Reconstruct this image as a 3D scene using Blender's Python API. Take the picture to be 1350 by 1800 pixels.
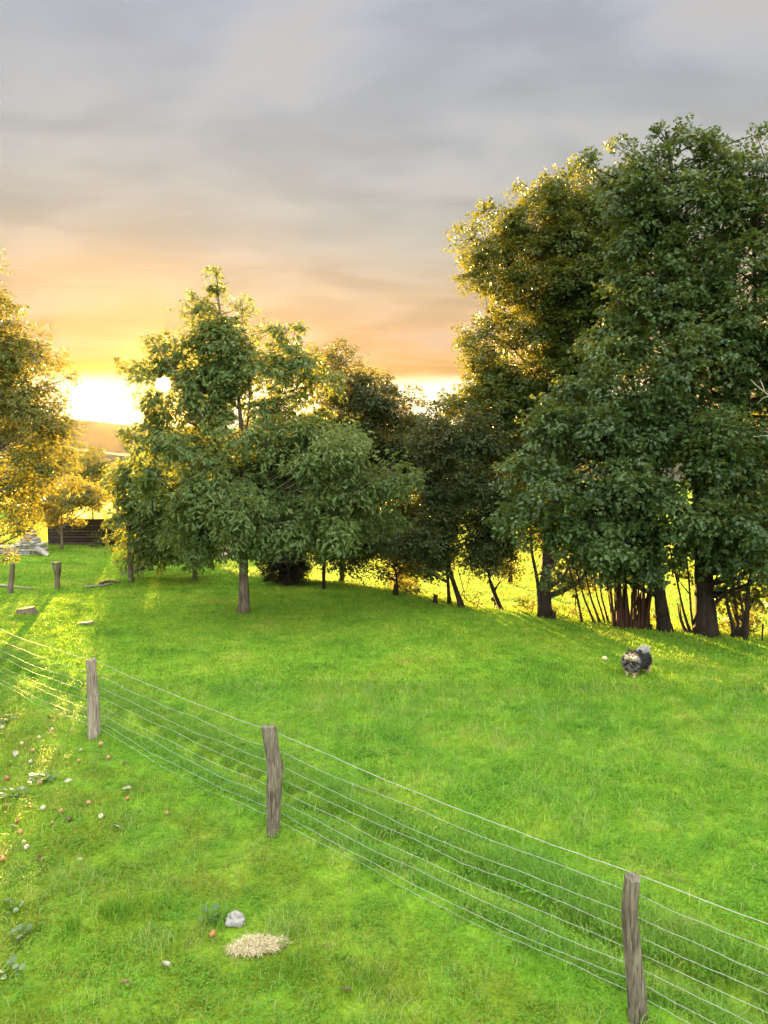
import bpy, bmesh, math, random
import numpy as np
from mathutils import Vector

# ------------------------------------------------------------------ clear
for o in list(bpy.data.objects):
    bpy.data.objects.remove(o, do_unlink=True)
S = bpy.context.scene
C = S.collection
R = math.radians

# ------------------------------------------------------------------ camera
CAM_H = 4.1
PITCH = math.atan(100 / 1300)
cam = bpy.data.cameras.new("camera")
cam.sensor_fit = 'VERTICAL'
cam.sensor_height = 36
cam.sensor_width = 27
cam.lens = 26
cam.clip_start = 0.05
cam.clip_end = 12000
co = bpy.data.objects.new("camera", cam)
C.objects.link(co)
co.location = (0, 0, CAM_H)
co.rotation_euler = (math.pi / 2 - PITCH, 0, 0)
S.camera = co
FPX = 1300.0


def ray(u, v):
    xc = (u - 675) / FPX
    yc = -(v - 900) / FPX
    c, s = math.cos(PITCH), math.sin(PITCH)
    return np.array([xc, c + yc * s, -s + yc * c])


SUN = ray(287, 675)
SUN = SUN / np.linalg.norm(SUN)
SUN_EL = math.asin(SUN[2])
SUN_AZ = math.atan2(SUN[0], SUN[1])

# ------------------------------------------------------------------ world
EXPOSURE = 3.8
K = 1.0 / (2 ** EXPOSURE)


def lin(r, g, b, k=1.0):
    f = lambda c: (c / 255 / 12.92) if c / 255 <= 0.04045 else ((c / 255 + 0.055) / 1.055) ** 2.4
    return (f(r) * k, f(g) * k, f(b) * k, 1)


W = bpy.data.worlds.new("World")
S.world = W
W.use_nodes = True
wt = W.node_tree
wt.nodes.clear()


class NT:
    """small helper round a node tree"""

    def __init__(self, tree):
        self.t = tree

    def n(self, kind, **kw):
        nd = self.t.nodes.new(kind)
        for k, v in kw.items():
            setattr(nd, k, v)
        return nd

    def link(self, a, b):
        self.t.links.new(a, b)

    def _in(self, sock, v):
        if isinstance(v, bpy.types.NodeSocket):
            self.link(v, sock)
        elif v is not None:
            sock.default_value = v

    def math(self, op, a, b=None, c=None, clamp=False):
        nd = self.n('ShaderNodeMath', operation=op)
        nd.use_clamp = clamp
        self._in(nd.inputs[0], a)
        self._in(nd.inputs[1], b)
        self._in(nd.inputs[2], c)
        return nd.outputs[0]

    def ramp(self, fac, stops, interp='LINEAR'):
        nd = self.n('ShaderNodeValToRGB')
        e = nd.color_ramp
        e.interpolation = interp
        while len(e.elements) < len(stops):
            e.elements.new(0.5)
        for el, (p, c) in zip(e.elements, stops):
            el.position = p
            el.color = c if len(c) == 4 else (*c, 1)
        self._in(nd.inputs[0], fac)
        return nd.outputs[0]

    def mix(self, fac, a, b, blend='MIX'):
        nd = self.n('ShaderNodeMix', data_type='RGBA', blend_type=blend)
        self._in(nd.inputs[0], fac)
        self._in(nd.inputs[6], a)
        self._in(nd.inputs[7], b)
        return nd.outputs[2]

    def noise(self, vec, scale, detail=4, rough=0.55, dist=0.0):
        nd = self.n('ShaderNodeTexNoise')
        self._in(nd.inputs['Vector'], vec)
        nd.inputs['Scale'].default_value = scale
        nd.inputs['Detail'].default_value = detail
        nd.inputs['Roughness'].default_value = rough
        nd.inputs['Distortion'].default_value = dist
        return nd.outputs[0]

    def smooth(self, v, a, b, lo=0.0, hi=1.0):
        nd = self.n('ShaderNodeMapRange', interpolation_type='SMOOTHSTEP')
        self._in(nd.inputs[0], v)
        nd.inputs[1].default_value = a
        nd.inputs[2].default_value = b
        nd.inputs[3].default_value = lo
        nd.inputs[4].default_value = hi
        return nd.outputs[0]


w = NT(wt)
tc = w.n('ShaderNodeTexCoord')
sep = w.n('ShaderNodeSeparateXYZ')
w.link(tc.outputs['Generated'], sep.inputs[0])
X, Y, Z = sep.outputs
sky = w.n('ShaderNodeTexSky', sky_type='NISHITA')
sky.sun_disc = False
sky.sun_elevation = SUN_EL
sky.sun_rotation = SUN_AZ
sky.altitude = 100
sky.air_density = 1.2
sky.dust_density = 2.0
# cloud deck: colours by height above the horizon, streaked by noise on the cloud plane
den = w.math('ADD', w.math('MAXIMUM', Z, 0.0), 0.10)
cmb = w.n('ShaderNodeCombineXYZ')
w.link(w.math('DIVIDE', X, den), cmb.inputs[0])
w.link(w.math('DIVIDE', Y, den), cmb.inputs[1])
n1 = w.noise(cmb.outputs[0], 0.6, 5, 0.5, 0.4)
mp = w.n('ShaderNodeMapping')
mp.inputs['Scale'].default_value = (0.75, 1.25, 1.0)
mp.inputs['Location'].default_value = (3.1, 1.7, 0)
w.link(cmb.outputs[0], mp.inputs[0])
n2 = w.noise(mp.outputs[0], 1.9, 5, 0.5, 0.5)
zz = w.math('ADD', Z, w.math('MULTIPLY', w.math('SUBTRACT', n1, 0.5), 0.10))
base = w.ramp(zz, [(0.0, lin(238, 174, 90, K)), (0.10, lin(237, 178, 104, K)), (0.145, lin(225, 181, 134, K)),
                   (0.20, lin(214, 186, 150, K)), (0.27, lin(192, 185, 172, K)), (0.34, lin(184, 184, 181, K)),
                   (0.42, lin(178, 181, 186, K)), (0.50, lin(174, 179, 190, K)), (1.0, lin(180, 184, 192, K))])
shade = w.smooth(n2, 0.34, 0.66, 0.92, 1.22)
cl = w.n('ShaderNodeVectorMath', operation='SCALE')
w.link(base, cl.inputs[0])
w.link(shade, cl.inputs['Scale'])
# warm cream tint in the thin parts of the deck
thin = w.smooth(n2, 0.48, 0.72)
warm = w.mix(w.math('MULTIPLY', thin, 0.45), cl.outputs[0], lin(206, 194, 180, K))
# closeness to the sun
dot = w.n('ShaderNodeVectorMath', operation='DOT_PRODUCT')
w.link(tc.outputs['Generated'], dot.inputs[0])
dot.inputs[1].default_value = tuple(SUN)
D = dot.outputs['Value']
g1 = w.math('POWER', w.math('MAXIMUM', D, 0.0), 34.0)
low = w.smooth(Z, 0.06, 0.20, 1.0, 0.0)
warm = w.mix(w.math('MULTIPLY', w.math('MULTIPLY', g1, low), 0.55), warm, lin(236, 160, 72, K * 0.85))
# clear, blown-out strip below the deck's edge on the western horizon
edge = w.math('ADD', Z, w.math('MULTIPLY', w.math('SUBTRACT', n1, 0.5), 0.030))
strip = w.math('MULTIPLY', w.smooth(edge, 0.088, 0.114, 1.0, 0.0), w.smooth(Y, 0.2, 0.75))
strip = w.math('MULTIPLY', strip, w.smooth(D, 0.72, 0.93))
warm = w.mix(strip, warm, (1.9 * K, 1.55 * K, 1.05 * K, 1))
fringe = w.math('MULTIPLY', w.smooth(edge, 0.104, 0.124, 0.8, 0.0), w.smooth(D, 0.93, 0.995))
warm = w.mix(w.math('MULTIPLY', fringe, w.math('SUBTRACT', 1.0, strip)), warm, lin(255, 196, 56, K))
# brighter, cooler and thinner cloud overhead and away from the sunset
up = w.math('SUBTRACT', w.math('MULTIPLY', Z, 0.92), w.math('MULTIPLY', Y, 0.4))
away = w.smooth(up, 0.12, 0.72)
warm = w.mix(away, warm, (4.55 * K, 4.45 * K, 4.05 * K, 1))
# below the horizon
warm = w.mix(w.smooth(Z, -0.03, 0.0, 1.0, 0.0), warm, (0.10 * K, 0.11 * K, 0.06 * K, 1))
# glow of the air close round the sun
g2 = w.math('POWER', w.math('MAXIMUM', D, 0.0), 900.0)
warm = w.mix(w.math('MULTIPLY', g2, 0.8), warm, (1.9 * K, 0.95 * K, 0.22 * K, 1))
# the sun's disc
disc = w.math('GREATER_THAN', D, math.cos(R(0.5)))
warm = w.mix(disc, warm, (14, 10, 5, 1))
bg1 = w.n('ShaderNodeBackground')
w.link(sky.outputs[0], bg1.inputs[0])
bg1.inputs[1].default_value = 0.06
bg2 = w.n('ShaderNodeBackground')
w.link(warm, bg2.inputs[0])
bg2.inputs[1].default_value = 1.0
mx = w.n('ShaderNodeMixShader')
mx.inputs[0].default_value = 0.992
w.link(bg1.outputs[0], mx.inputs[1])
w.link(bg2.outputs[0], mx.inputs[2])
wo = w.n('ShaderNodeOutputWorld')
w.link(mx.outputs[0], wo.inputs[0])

# ------------------------------------------------------------------ sun
sl = bpy.data.lights.new("sun", 'SUN')
sl.energy = 5.0
sl.angle = R(0.5)
sl.color = (1.0, 0.61, 0.15)
so = bpy.data.objects.new("sun", sl)
C.objects.link(so)
so.rotation_euler = Vector(tuple(SUN)).to_track_quat('Z', 'Y').to_euler()
so.location = (0, 0, 40)

S.view_settings.view_transform = 'Standard'
S.view_settings.look = 'None'
S.view_settings.gamma = 1
S.view_settings.use_curve_mapping = False
S.view_settings.exposure = EXPOSURE
S.render.engine = 'CYCLES'
S.cycles.max_bounces = 7
S.cycles.diffuse_bounces = 3
S.cycles.glossy_bounces = 2
S.cycles.transmission_bounces = 4
S.cycles.volume_bounces = 0
S.cycles.use_denoising = True
S.cycles.sample_clamp_indirect = 6.0

# ------------------------------------------------------------------ helpers
RNG = np.random.default_rng(7)


def _h(i, j, k, seed):
    n = (i.astype(np.int64) * 374761393 + j.astype(np.int64) * 668265263 + k.astype(np.int64) * 2147483647 + seed * 1442695) & 0x7fffffff
    n = ((n ^ (n >> 13)) * 1274126177) & 0x7fffffff
    n = n ^ (n >> 16)
    return (n & 0xffff) / 65535.0


def vnoise(p, seed=0):
    """value noise, p (...,3) -> 0..1"""
    p = np.asarray(p, float)
    f = np.floor(p)
    t = p - f
    t = t * t * (3 - 2 * t)
    i, j, k = f[..., 0], f[..., 1], f[..., 2]
    out = 0
    for a in (0, 1):
        for b in (0, 1):
            for c in (0, 1):
                wgt = (t[..., 0] if a else 1 - t[..., 0]) * (t[..., 1] if b else 1 - t[..., 1]) * (t[..., 2] if c else 1 - t[..., 2])
                out = out + wgt * _h(i + a, j + b, k + c, seed)
    return out


def n2d(x, y, s, seed=0):
    return vnoise(np.stack([x * s, y * s, np.zeros_like(x) + 0.37], -1), seed)


def sstep(x, a, b):
    t = np.clip((x - a) / (b - a), 0, 1)
    return t * t * (3 - 2 * t)


EDGE_U = np.array([-3.0, -0.9, -0.52, -0.33, -0.265, -0.20, -0.10, -0.06, 0.02, 0.135, 0.25, 0.327, 0.404, 0.52, 0.9, 3.0])
EDGE_D = np.array([34., 34., 34., 33., 28.5, 24.2, 23.3, 22.9, 21.4, 18.9, 18.2, 17.5, 16.7, 15.8, 15.0, 15.0])

# fence feet (x, y), near to far
FA = np.array([1.86, 5.09])
FB = np.array([-4.20, 10.48])
FDIR = (FB - FA) / np.linalg.norm(FB - FA)
FN = np.array([FDIR[1], -FDIR[0]])          # points to the far (lawn) side after the sign fix below
if FN[1] < 0:
    FN = -FN


def fence_off(x, y):
    return (x - FA[0]) * FN[0] + (y - FA[1]) * FN[1]


def Zg(x, y):
    x = np.asarray(x, float)
    y = np.asarray(y, float)
    u = x / np.maximum(y, 0.5)
    d = np.interp(u, EDGE_U, EDGE_D)
    s = y - d
    z = 0.05 * (n2d(x, y, 0.45, 3) - 0.5) + 0.035 * (n2d(x, y, 1.7, 4) - 0.5)
    o = fence_off(x, y)
    z = z - 0.24 * np.exp(-((o - 0.62) / 0.17) ** 2) * sstep(y, 3, 4) + 0.04 * np.exp(-((o - 0.2) / 0.2) ** 2)
    drop = -1.7 * sstep(s, 0.2, 5.5) - 0.016 * np.clip(s - 5, 0, 150)
    z = z + drop + 0.25 * (n2d(x, y, 0.06, 9) - 0.5) * sstep(s, 3, 15)
    return z


def at(u, v, Yd):
    r = ray(u, v)
    t = Yd / r[1]
    return np.array([r[0] * t, Yd, CAM_H + r[2] * t])


def ground(u, v):
    r = ray(u, v)
    t = 2.0
    best = None
    for t in np.arange(3.0, 120, 0.02):
        p = np.array([0, 0, CAM_H]) + r * t
        if p[2] <= Zg(p[0], p[1]):
            return np.array([p[0], p[1], float(Zg(p[0], p[1]))])
    p = np.array([0, 0, CAM_H]) + r * 60
    return np.array([p[0], p[1], float(Zg(p[0], p[1]))])


def px(d):
    """metres per photo pixel at depth d"""
    return (d * math.cos(PITCH) + 0.2) / FPX


class MB:
    """collects vertices and faces of one mesh"""

    def __init__(self):
        self.v, self.f, self.n = [], [], 0
        self.r = []

    def add(self, verts, faces, rnd=None):
        verts = np.asarray(verts, float)
        self.v.append(verts)
        for grp in (faces if isinstance(faces, list) else [faces]):
            self.f.append(np.asarray(grp, np.int64) + self.n)
        self.r.append(np.zeros(len(verts)) if rnd is None else np.broadcast_to(rnd, (len(verts),)).astype(float))
        self.n += len(verts)

    def mesh(self, name, smooth=False, rnd=False):
        me = bpy.data.meshes.new(name)
        V = np.concatenate(self.v).astype(np.float32)
        me.vertices.add(len(V))
        me.vertices.foreach_set('co', V.ravel())
        idx = np.concatenate([f.ravel() for f in self.f])
        tot = np.concatenate([np.full(len(f), f.shape[1]) for f in self.f])
        me.loops.add(len(idx))
        me.loops.foreach_set('vertex_index', idx.astype(np.int32))
        me.polygons.add(len(tot))
        st = np.concatenate([[0], np.cumsum(tot)[:-1]])
        me.polygons.foreach_set('loop_start', st.astype(np.int32))
        me.polygons.foreach_set('loop_total', tot.astype(np.int32))
        if smooth:
            me.polygons.foreach_set('use_smooth', np.ones(len(tot), bool))
        if rnd:
            a = me.attributes.new('rnd', 'FLOAT', 'POINT')
            a.data.foreach_set('value', np.concatenate(self.r).astype(np.float32))
        me.update(calc_edges=True)
        return me

    def build(self, name, mat, parent=None, smooth=False, rnd=False, loc=None):
        me = self.mesh(name, smooth, rnd)
        if mat:
            me.materials.append(mat)
        o = bpy.data.objects.new(name, me)
        C.objects.link(o)
        if parent:
            o.parent = parent
        if loc is not None:
            o.location = loc
        return o


def tag(o, label=None, cat=None, group=None, kind=None):
    if label:
        o['label'] = label
    if cat:
        o['category'] = cat
    if group:
        o['group'] = group
    if kind:
        o['kind'] = kind
    return o


def thing(name, label, cat, loc=(0, 0, 0), group=None):
    o = bpy.data.objects.new(name, None)
    C.objects.link(o)
    o.location = tuple(loc)
    o.empty_display_size = 0.2
    return tag(o, label, cat, group)


def frames(P):
    P = np.asarray(P, float)
    T = np.gradient(P, axis=0)
    T /= np.linalg.norm(T, axis=1, keepdims=True) + 1e-9
    ref = np.array([1.0, 0.13, 0.07]) if abs(T[0][0]) < 0.8 else np.array([0.1, 1.0, 0.1])
    A = np.cross(T, ref)
    A /= np.linalg.norm(A, axis=1, keepdims=True) + 1e-9
    B = np.cross(T, A)
    return T, A, B


def tube(mb, P, r, sides=8, cap=True, rough=0.0, seed=0):
    P = np.asarray(P, float)
    n = len(P)
    r = np.broadcast_to(np.asarray(r, float), (n,))
    T, A, B = frames(P)
    th = np.linspace(0, 2 * math.pi, sides, endpoint=False)
    ring = A[:, None] * np.cos(th)[None, :, None] + B[:, None] * np.sin(th)[None, :, None]
    rr = r[:, None].repeat(sides, 1)
    if rough:
        pp = P[:, None] * 4 + ring * 1.3
        rr = rr * (1 + rough * (vnoise(pp, seed) - 0.5) * 2)
    V = (P[:, None] + ring * rr[:, :, None]).reshape(-1, 3)
    i = np.arange(n - 1)[:, None] * sides
    j = np.arange(sides)[None]
    k = (j + 1) % sides
    F = np.stack([i + j, i + k, i + sides + k, i + sides + j], -1).reshape(-1, 4)
    fs = [F]
    if cap:
        fs.append(np.arange(sides)[None, ::-1])
        fs.append((np.arange(sides) + (n - 1) * sides)[None])
    mb.add(V, fs)


def bez(p0, p1, p2, n):
    t = np.linspace(0, 1, n)[:, None]
    return (1 - t) ** 2 * p0 + 2 * t * (1 - t) * p1 + t * t * p2


def spline(P, n):
    P = np.asarray(P, float)
    s = np.concatenate([[0], np.cumsum(np.linalg.norm(np.diff(P, axis=0), axis=1))])
    t = np.linspace(0, s[-1], n)
    Q = np.stack([np.interp(t, s, P[:, k]) for k in range(P.shape[1])], 1)
    for _ in range(2):
        Q[1:-1] = 0.25 * Q[:-2] + 0.5 * Q[1:-1] + 0.25 * Q[2:]
    return Q


def thin_twigs(mb, P0, P1, r0, r1, bend=0.1, rng=RNG):
    """many three-sided tapered twigs at once"""
    n = len(P0)
    if n == 0:
        return
    d = P1 - P0
    L = np.linalg.norm(d, axis=1, keepdims=True)
    mid = (P0 + P1) / 2 + rng.normal(0, 1, (n, 3)) * L * bend
    T = d / (L + 1e-9)
    A = np.cross(T, np.array([0.31, 0.17, 0.94]))
    A /= np.linalg.norm(A, axis=1, keepdims=True) + 1e-9
    B = np.cross(T, A)
    th = np.array([0, 2.094, 4.189])
    ring = A[:, None] * np.cos(th)[None, :, None] + B[:, None] * np.sin(th)[None, :, None]
    V = np.stack([P0[:, None] + ring * r0, mid[:, None] + ring * (r0 + r1) / 2, P1[:, None] + ring * r1], 1).reshape(-1, 3)
    f = []
    for lv in (0, 1):
        for a in range(3):
            b = (a + 1) % 3
            f.append([lv * 3 + a, lv * 3 + b, lv * 3 + 3 + b, lv * 3 + 3 + a])
    F = (np.arange(n)[:, None, None] * 9 + np.array(f)[None]).reshape(-1, 4)
    mb.add(V, F)


# ------------------------------------------------------------------ materials
def mat(name):
    m = bpy.data.materials.new(name)
    m.use_nodes = True
    m.node_tree.nodes.clear()
    return m, NT(m.node_tree)


def finish(m, t, shader, bump=None, vol=None):
    o = t.n('ShaderNodeOutputMaterial')
    t.link(shader, o.inputs[0])
    return m


def leaf_mat(name, cols, trans=(0.3, 0.3, 0.03), fac=0.38, spec=0.35, rough=0.45):
    m, t = mat(name)
    a = t.n('ShaderNodeAttribute', attribute_name='rnd')
    stops = [(i / (len(cols) - 1), (*c, 1)) for i, c in enumerate(cols)]
    col = t.ramp(a.outputs['Fac'], stops)
    p = t.n('ShaderNodeBsdfPrincipled')
    t.link(col, p.inputs['Base Color'])
    p.inputs['Roughness'].default_value = rough
    p.inputs['Specular IOR Level'].default_value = spec
    tr = t.n('ShaderNodeBsdfTranslucent')
    t.link(t.mix(0.55, col, (*trans, 1)), tr.inputs[0])
    mx = t.n('ShaderNodeMixShader')
    mx.inputs[0].default_value = fac
    t.link(p.outputs[0], mx.inputs[1])
    t.link(tr.outputs[0], mx.inputs[2])
    return finish(m, t, mx.outputs[0])


def bark_mat(name, c1, c2, scale=(14, 14, 2.2), bump=0.6, dist=0.02):
    m, t = mat(name)
    tcn = t.n('ShaderNodeTexCoord')
    mpn = t.n('ShaderNodeMapping')
    mpn.inputs['Scale'].default_value = scale
    t.link(tcn.outputs['Object'], mpn.inputs[0])
    nz = t.noise(mpn.outputs[0], 1.0, 6, 0.62, 0.6)
    nb = t.noise(tcn.outputs['Object'], 3.0, 3, 0.5)
    f = t.math('ADD', t.math('MULTIPLY', nz, 0.8), t.math('MULTIPLY', nb, 0.25))
    col = t.ramp(f, [(0.36, (*c1, 1)), (0.66, (*c2, 1))])
    p = t.n('ShaderNodeBsdfPrincipled')
    t.link(col, p.inputs['Base Color'])
    p.inputs['Roughness'].default_value = 0.9
    p.inputs['Specular IOR Level'].default_value = 0.2
    b = t.n('ShaderNodeBump')
    b.inputs['Strength'].default_value = bump
    b.inputs['Distance'].default_value = dist
    t.link(nz, b.inputs['Height'])
    t.link(b.outputs[0], p.inputs['Normal'])
    return finish(m, t, p.outputs[0])


def plain_mat(name, c, rough=0.7, metal=0.0, var=0.25, scale=12, spec=0.4):
    m, t = mat(name)
    tcn = t.n('ShaderNodeTexCoord')
    nz = t.noise(tcn.outputs['Object'], scale, 4, 0.6)
    lo = tuple(x * (1 - var) for x in c)
    hi = tuple(min(1, x * (1 + var)) for x in c)
    col = t.ramp(nz, [(0.3, (*lo, 1)), (0.7, (*hi, 1))])
    p = t.n('ShaderNodeBsdfPrincipled')
    t.link(col, p.inputs['Base Color'])
    p.inputs['Roughness'].default_value = rough
    p.inputs['Metallic'].default_value = metal
    p.inputs['Specular IOR Level'].default_value = spec
    return finish(m, t, p.outputs[0])


def grass_colour(t, blade=True):
    """patchy lawn colour from the place on the ground"""
    g = t.n('ShaderNodeNewGeometry')
    pos = g.outputs['Position']
    a = t.noise(pos, 0.55, 5, 0.6, 0.4)
    b = t.noise(pos, 2.6, 4, 0.6, 0.2)
    f = t.math('ADD', t.math('MULTIPLY', a, 0.6), t.math('MULTIPLY', b, 0.4))
    col = t.ramp(f, [(0.35, (0.088, 0.240, 0.018)), (0.46, (0.150, 0.335, 0.024)), (0.57, (0.215, 0.375, 0.032)),
                     (0.67, (0.320, 0.375, 0.075))])
    dp_ = t.n('ShaderNodeVectorMath', operation='DOT_PRODUCT')
    t.link(pos, dp_.inputs[0])
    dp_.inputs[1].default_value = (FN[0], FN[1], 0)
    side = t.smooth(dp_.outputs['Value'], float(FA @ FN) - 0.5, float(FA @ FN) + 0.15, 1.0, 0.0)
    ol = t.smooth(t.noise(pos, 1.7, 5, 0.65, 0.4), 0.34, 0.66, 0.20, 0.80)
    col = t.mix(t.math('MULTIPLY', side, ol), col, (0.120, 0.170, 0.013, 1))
    mott = t.ramp(t.noise(pos, 5.5, 4, 0.65, 0.3), [(0.30, (0.68, 0.74, 0.66)), (0.5, (1, 1, 1)), (0.70, (1.18, 1.12, 1.2))])
    col = t.mix(1.0, col, mott, 'MULTIPLY')
    dn = t.noise(pos, 1.15, 5, 0.7, 0.6)
    dry = t.smooth(dn, 0.605, 0.73)
    col = t.mix(t.math('MULTIPLY', dry, 0.75), col, (0.34, 0.27, 0.10, 1))
    return col


def grass_mat(name, fac=0.42, tint=None):
    m, t = mat(name)
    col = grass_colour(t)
    a = t.n('ShaderNodeAttribute', attribute_name='rnd')
    v = t.ramp(a.outputs['Fac'], [(0.0, (0.38, 0.46, 0.35)), (0.5, (1, 1, 1)), (0.85, (1.3, 1.2, 1.3)), (1.0, (2.0, 1.45, 2.4))])
    col = t.mix(1.0, col, v, 'MULTIPLY')
    deadf = t.math('GREATER_THAN', a.outputs['Fac'], 0.94)
    col = t.mix(t.math('MULTIPLY', deadf, 0.8), col, (0.36, 0.29, 0.12, 1))
    if tint:
        col = t.mix(tint[3], col, (*tint[:3], 1))
    p = t.n('ShaderNodeBsdfPrincipled')
    t.link(col, p.inputs['Base Color'])
    p.inputs['Roughness'].default_value = 0.5
    p.inputs['Specular IOR Level'].default_value = 0.3
    tr = t.n('ShaderNodeBsdfTranslucent')
    t.link(t.mix(0.35, col, (0.30, 0.36, 0.03, 1)), tr.inputs[0])
    mx = t.n('ShaderNodeMixShader')
    mx.inputs[0].default_value = fac
    t.link(p.outputs[0], mx.inputs[1])
    t.link(tr.outputs[0], mx.inputs[2])
    return finish(m, t, mx.outputs[0])


def ground_mat():
    m, t = mat("turf")
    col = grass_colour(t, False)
    g = t.n('ShaderNodeNewGeometry')
    nz = t.noise(g.outputs['Position'], 30, 4, 0.7)
    col = t.mix(1.0, col, t.ramp(nz, [(0.3, (0.45, 0.46, 0.4)), (0.7, (1.0, 0.98, 0.9))]), 'MULTIPLY')
    p = t.n('ShaderNodeBsdfPrincipled')
    t.link(col, p.inputs['Base Color'])
    p.inputs['Roughness'].default_value = 0.95
    p.inputs['Specular IOR Level'].default_value = 0.1
    b = t.n('ShaderNodeBump')
    b.inputs['Strength'].default_value = 0.7
    b.inputs['Distance'].default_value = 0.04
    t.link(nz, b.inputs['Height'])
    t.link(b.outputs[0], p.inputs['Normal'])
    return finish(m, t, p.outputs[0])


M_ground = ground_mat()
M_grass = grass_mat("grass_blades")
M_long = grass_mat("long_grass_blades", 0.42, (0.14, 0.36, 0.06, 0.5))
M_field = grass_mat("meadow_blades", 0.42, (0.30, 0.31, 0.05, 0.8))
M_bark = bark_mat("oak_bark", (0.05, 0.04, 0.03), (0.17, 0.145, 0.11))
M_dark_bark = bark_mat("dark_bark", (0.007, 0.006, 0.004), (0.028, 0.021, 0.015))
M_stem = bark_mat("hazel_bark", (0.016, 0.008, 0.005), (0.055, 0.028, 0.016))
M_dead = bark_mat("bleached_wood", (0.12, 0.105, 0.085), (0.28, 0.26, 0.22))
M_post = bark_mat("weathered_post_wood", (0.022, 0.018, 0.013), (0.225, 0.200, 0.158), (70, 70, 5.0), 1.0, 0.02)
M_post_pale = bark_mat("pale_post_wood", (0.06, 0.05, 0.04), (0.33, 0.29, 0.24), (50, 50, 3.5), 1.0, 0.02)
M_wire = plain_mat("galvanised_wire", (0.36, 0.37, 0.38), 0.5, 0.3, 0.15)
M_oakleaf = leaf_mat("red_oak_leaves", [(0.045, 0.092, 0.026), (0.075, 0.135, 0.038), (0.125, 0.185, 0.055)], (0.38, 0.34, 0.03), 0.31)
M_apple_leaf = leaf_mat("orchard_leaves", [(0.05, 0.085, 0.018), (0.09, 0.12, 0.025), (0.15, 0.13, 0.03)], (0.42, 0.33, 0.03), 0.27)
M_maple = leaf_mat("maple_leaves", [(0.020, 0.052, 0.016), (0.036, 0.078, 0.022), (0.06, 0.11, 0.03)], (0.32, 0.32, 0.03), 0.29, 0.4)
M_hedge = leaf_mat("hawthorn_leaves", [(0.022, 0.048, 0.015), (0.038, 0.068, 0.022), (0.07, 0.078, 0.028)], (0.30, 0.24, 0.03), 0.32)
M_tall_oak = leaf_mat("common_oak_leaves", [(0.030, 0.060, 0.014), (0.050, 0.088, 0.020), (0.080, 0.110, 0.026)], (0.40, 0.36, 0.02), 0.27)
M_yellow = leaf_mat("yellowing_leaves", [(0.07, 0.09, 0.02), (0.14, 0.14, 0.03), (0.25, 0.19, 0.03)], (0.5, 0.38, 0.04), 0.36)

# ------------------------------------------------------------------ ground


def axis_coords(segs):
    out = []
    for a, b, st in segs:
        out.append(np.arange(a, b, st))
    return np.concatenate(out)


gx = axis_coords([(-12, 12, 0.11)])
gx = np.concatenate([-np.geomspace(6000, 12.2, 70), gx, np.geomspace(12, 6000, 70)])
gy = axis_coords([(-6, 3.5, 0.8), (3.5, 16, 0.09), (16, 36, 0.22)])
gy = np.concatenate([-np.geomspace(3000, 7, 25), gy, np.geomspace(36, 7000, 90)])
GX, GY = np.meshgrid(gx, gy)
GZ = Zg(GX, GY)
mb = MB()
nx, ny = len(gx), len(gy)
i = np.arange(ny - 1)[:, None] * nx
j = np.arange(nx - 1)[None]
F = np.stack([i + j, i + j + 1, i + nx + j + 1, i + nx + j], -1).reshape(-1, 4)
mb.add(np.stack([GX, GY, GZ], -1).reshape(-1, 3), F)
g = mb.build("ground", M_ground, smooth=True)
tag(g, "green grassy ground of the garden and the meadow beyond", None, None, 'structure')

# ------------------------------------------------------------------ hills


def hill(name, y0, x0, x1, prof, depth, label, m, seed):
    xs = np.linspace(x0, x1, 160)
    ys = np.linspace(0, 1, 24)
    XX, TT = np.meshgrid(xs, ys)
    H = np.interp(XX, [p[0] for p in prof], [p[1] for p in prof])
    ZZ = -6 + (H + 6) * np.sin(np.pi * TT) ** 0.8
    ZZ += (n2d(XX, TT * depth, 0.02, seed) - 0.5) * 7 * np.sin(np.pi * TT) + (n2d(XX, TT * depth, 0.07, seed + 1) - 0.5) * 4 * np.sin(np.pi * TT)
    b = MB()
    a, c = XX.shape
    ii = np.arange(a - 1)[:, None] * c
    jj = np.arange(c - 1)[None]
    FF = np.stack([ii + jj, ii + jj + 1, ii + c + jj + 1, ii + c + jj], -1).reshape(-1, 4)
    b.add(np.stack([XX, y0 + TT * depth, ZZ], -1).reshape(-1, 3), FF)
    o = b.build(name, m, smooth=True)
    tag(o, label, None, None, 'structure')


M_hill = plain_mat("wooded_hill", (0.028, 0.028, 0.012), 0.95, 0, 0.5, 0.03)
hill("hill", 520, -1300, 1300, [(-1300, 18), (-700, 28), (-330, 35), (-270, 33), (-225, 30), (-100, 26), (150, 20), (600, 24), (1300, 14)], 260,
     "distant wooded hill under the bright horizon", M_hill, 21)
hill("low_hill", 230, -450, 450, [(-450, 3), (-130, 5), (-95, 4.6), (-70, 3.2), (0, 2), (200, 3), (450, 2)], 120,
     "low hazy rise in front of the distant hill", M_hill, 33)

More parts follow.
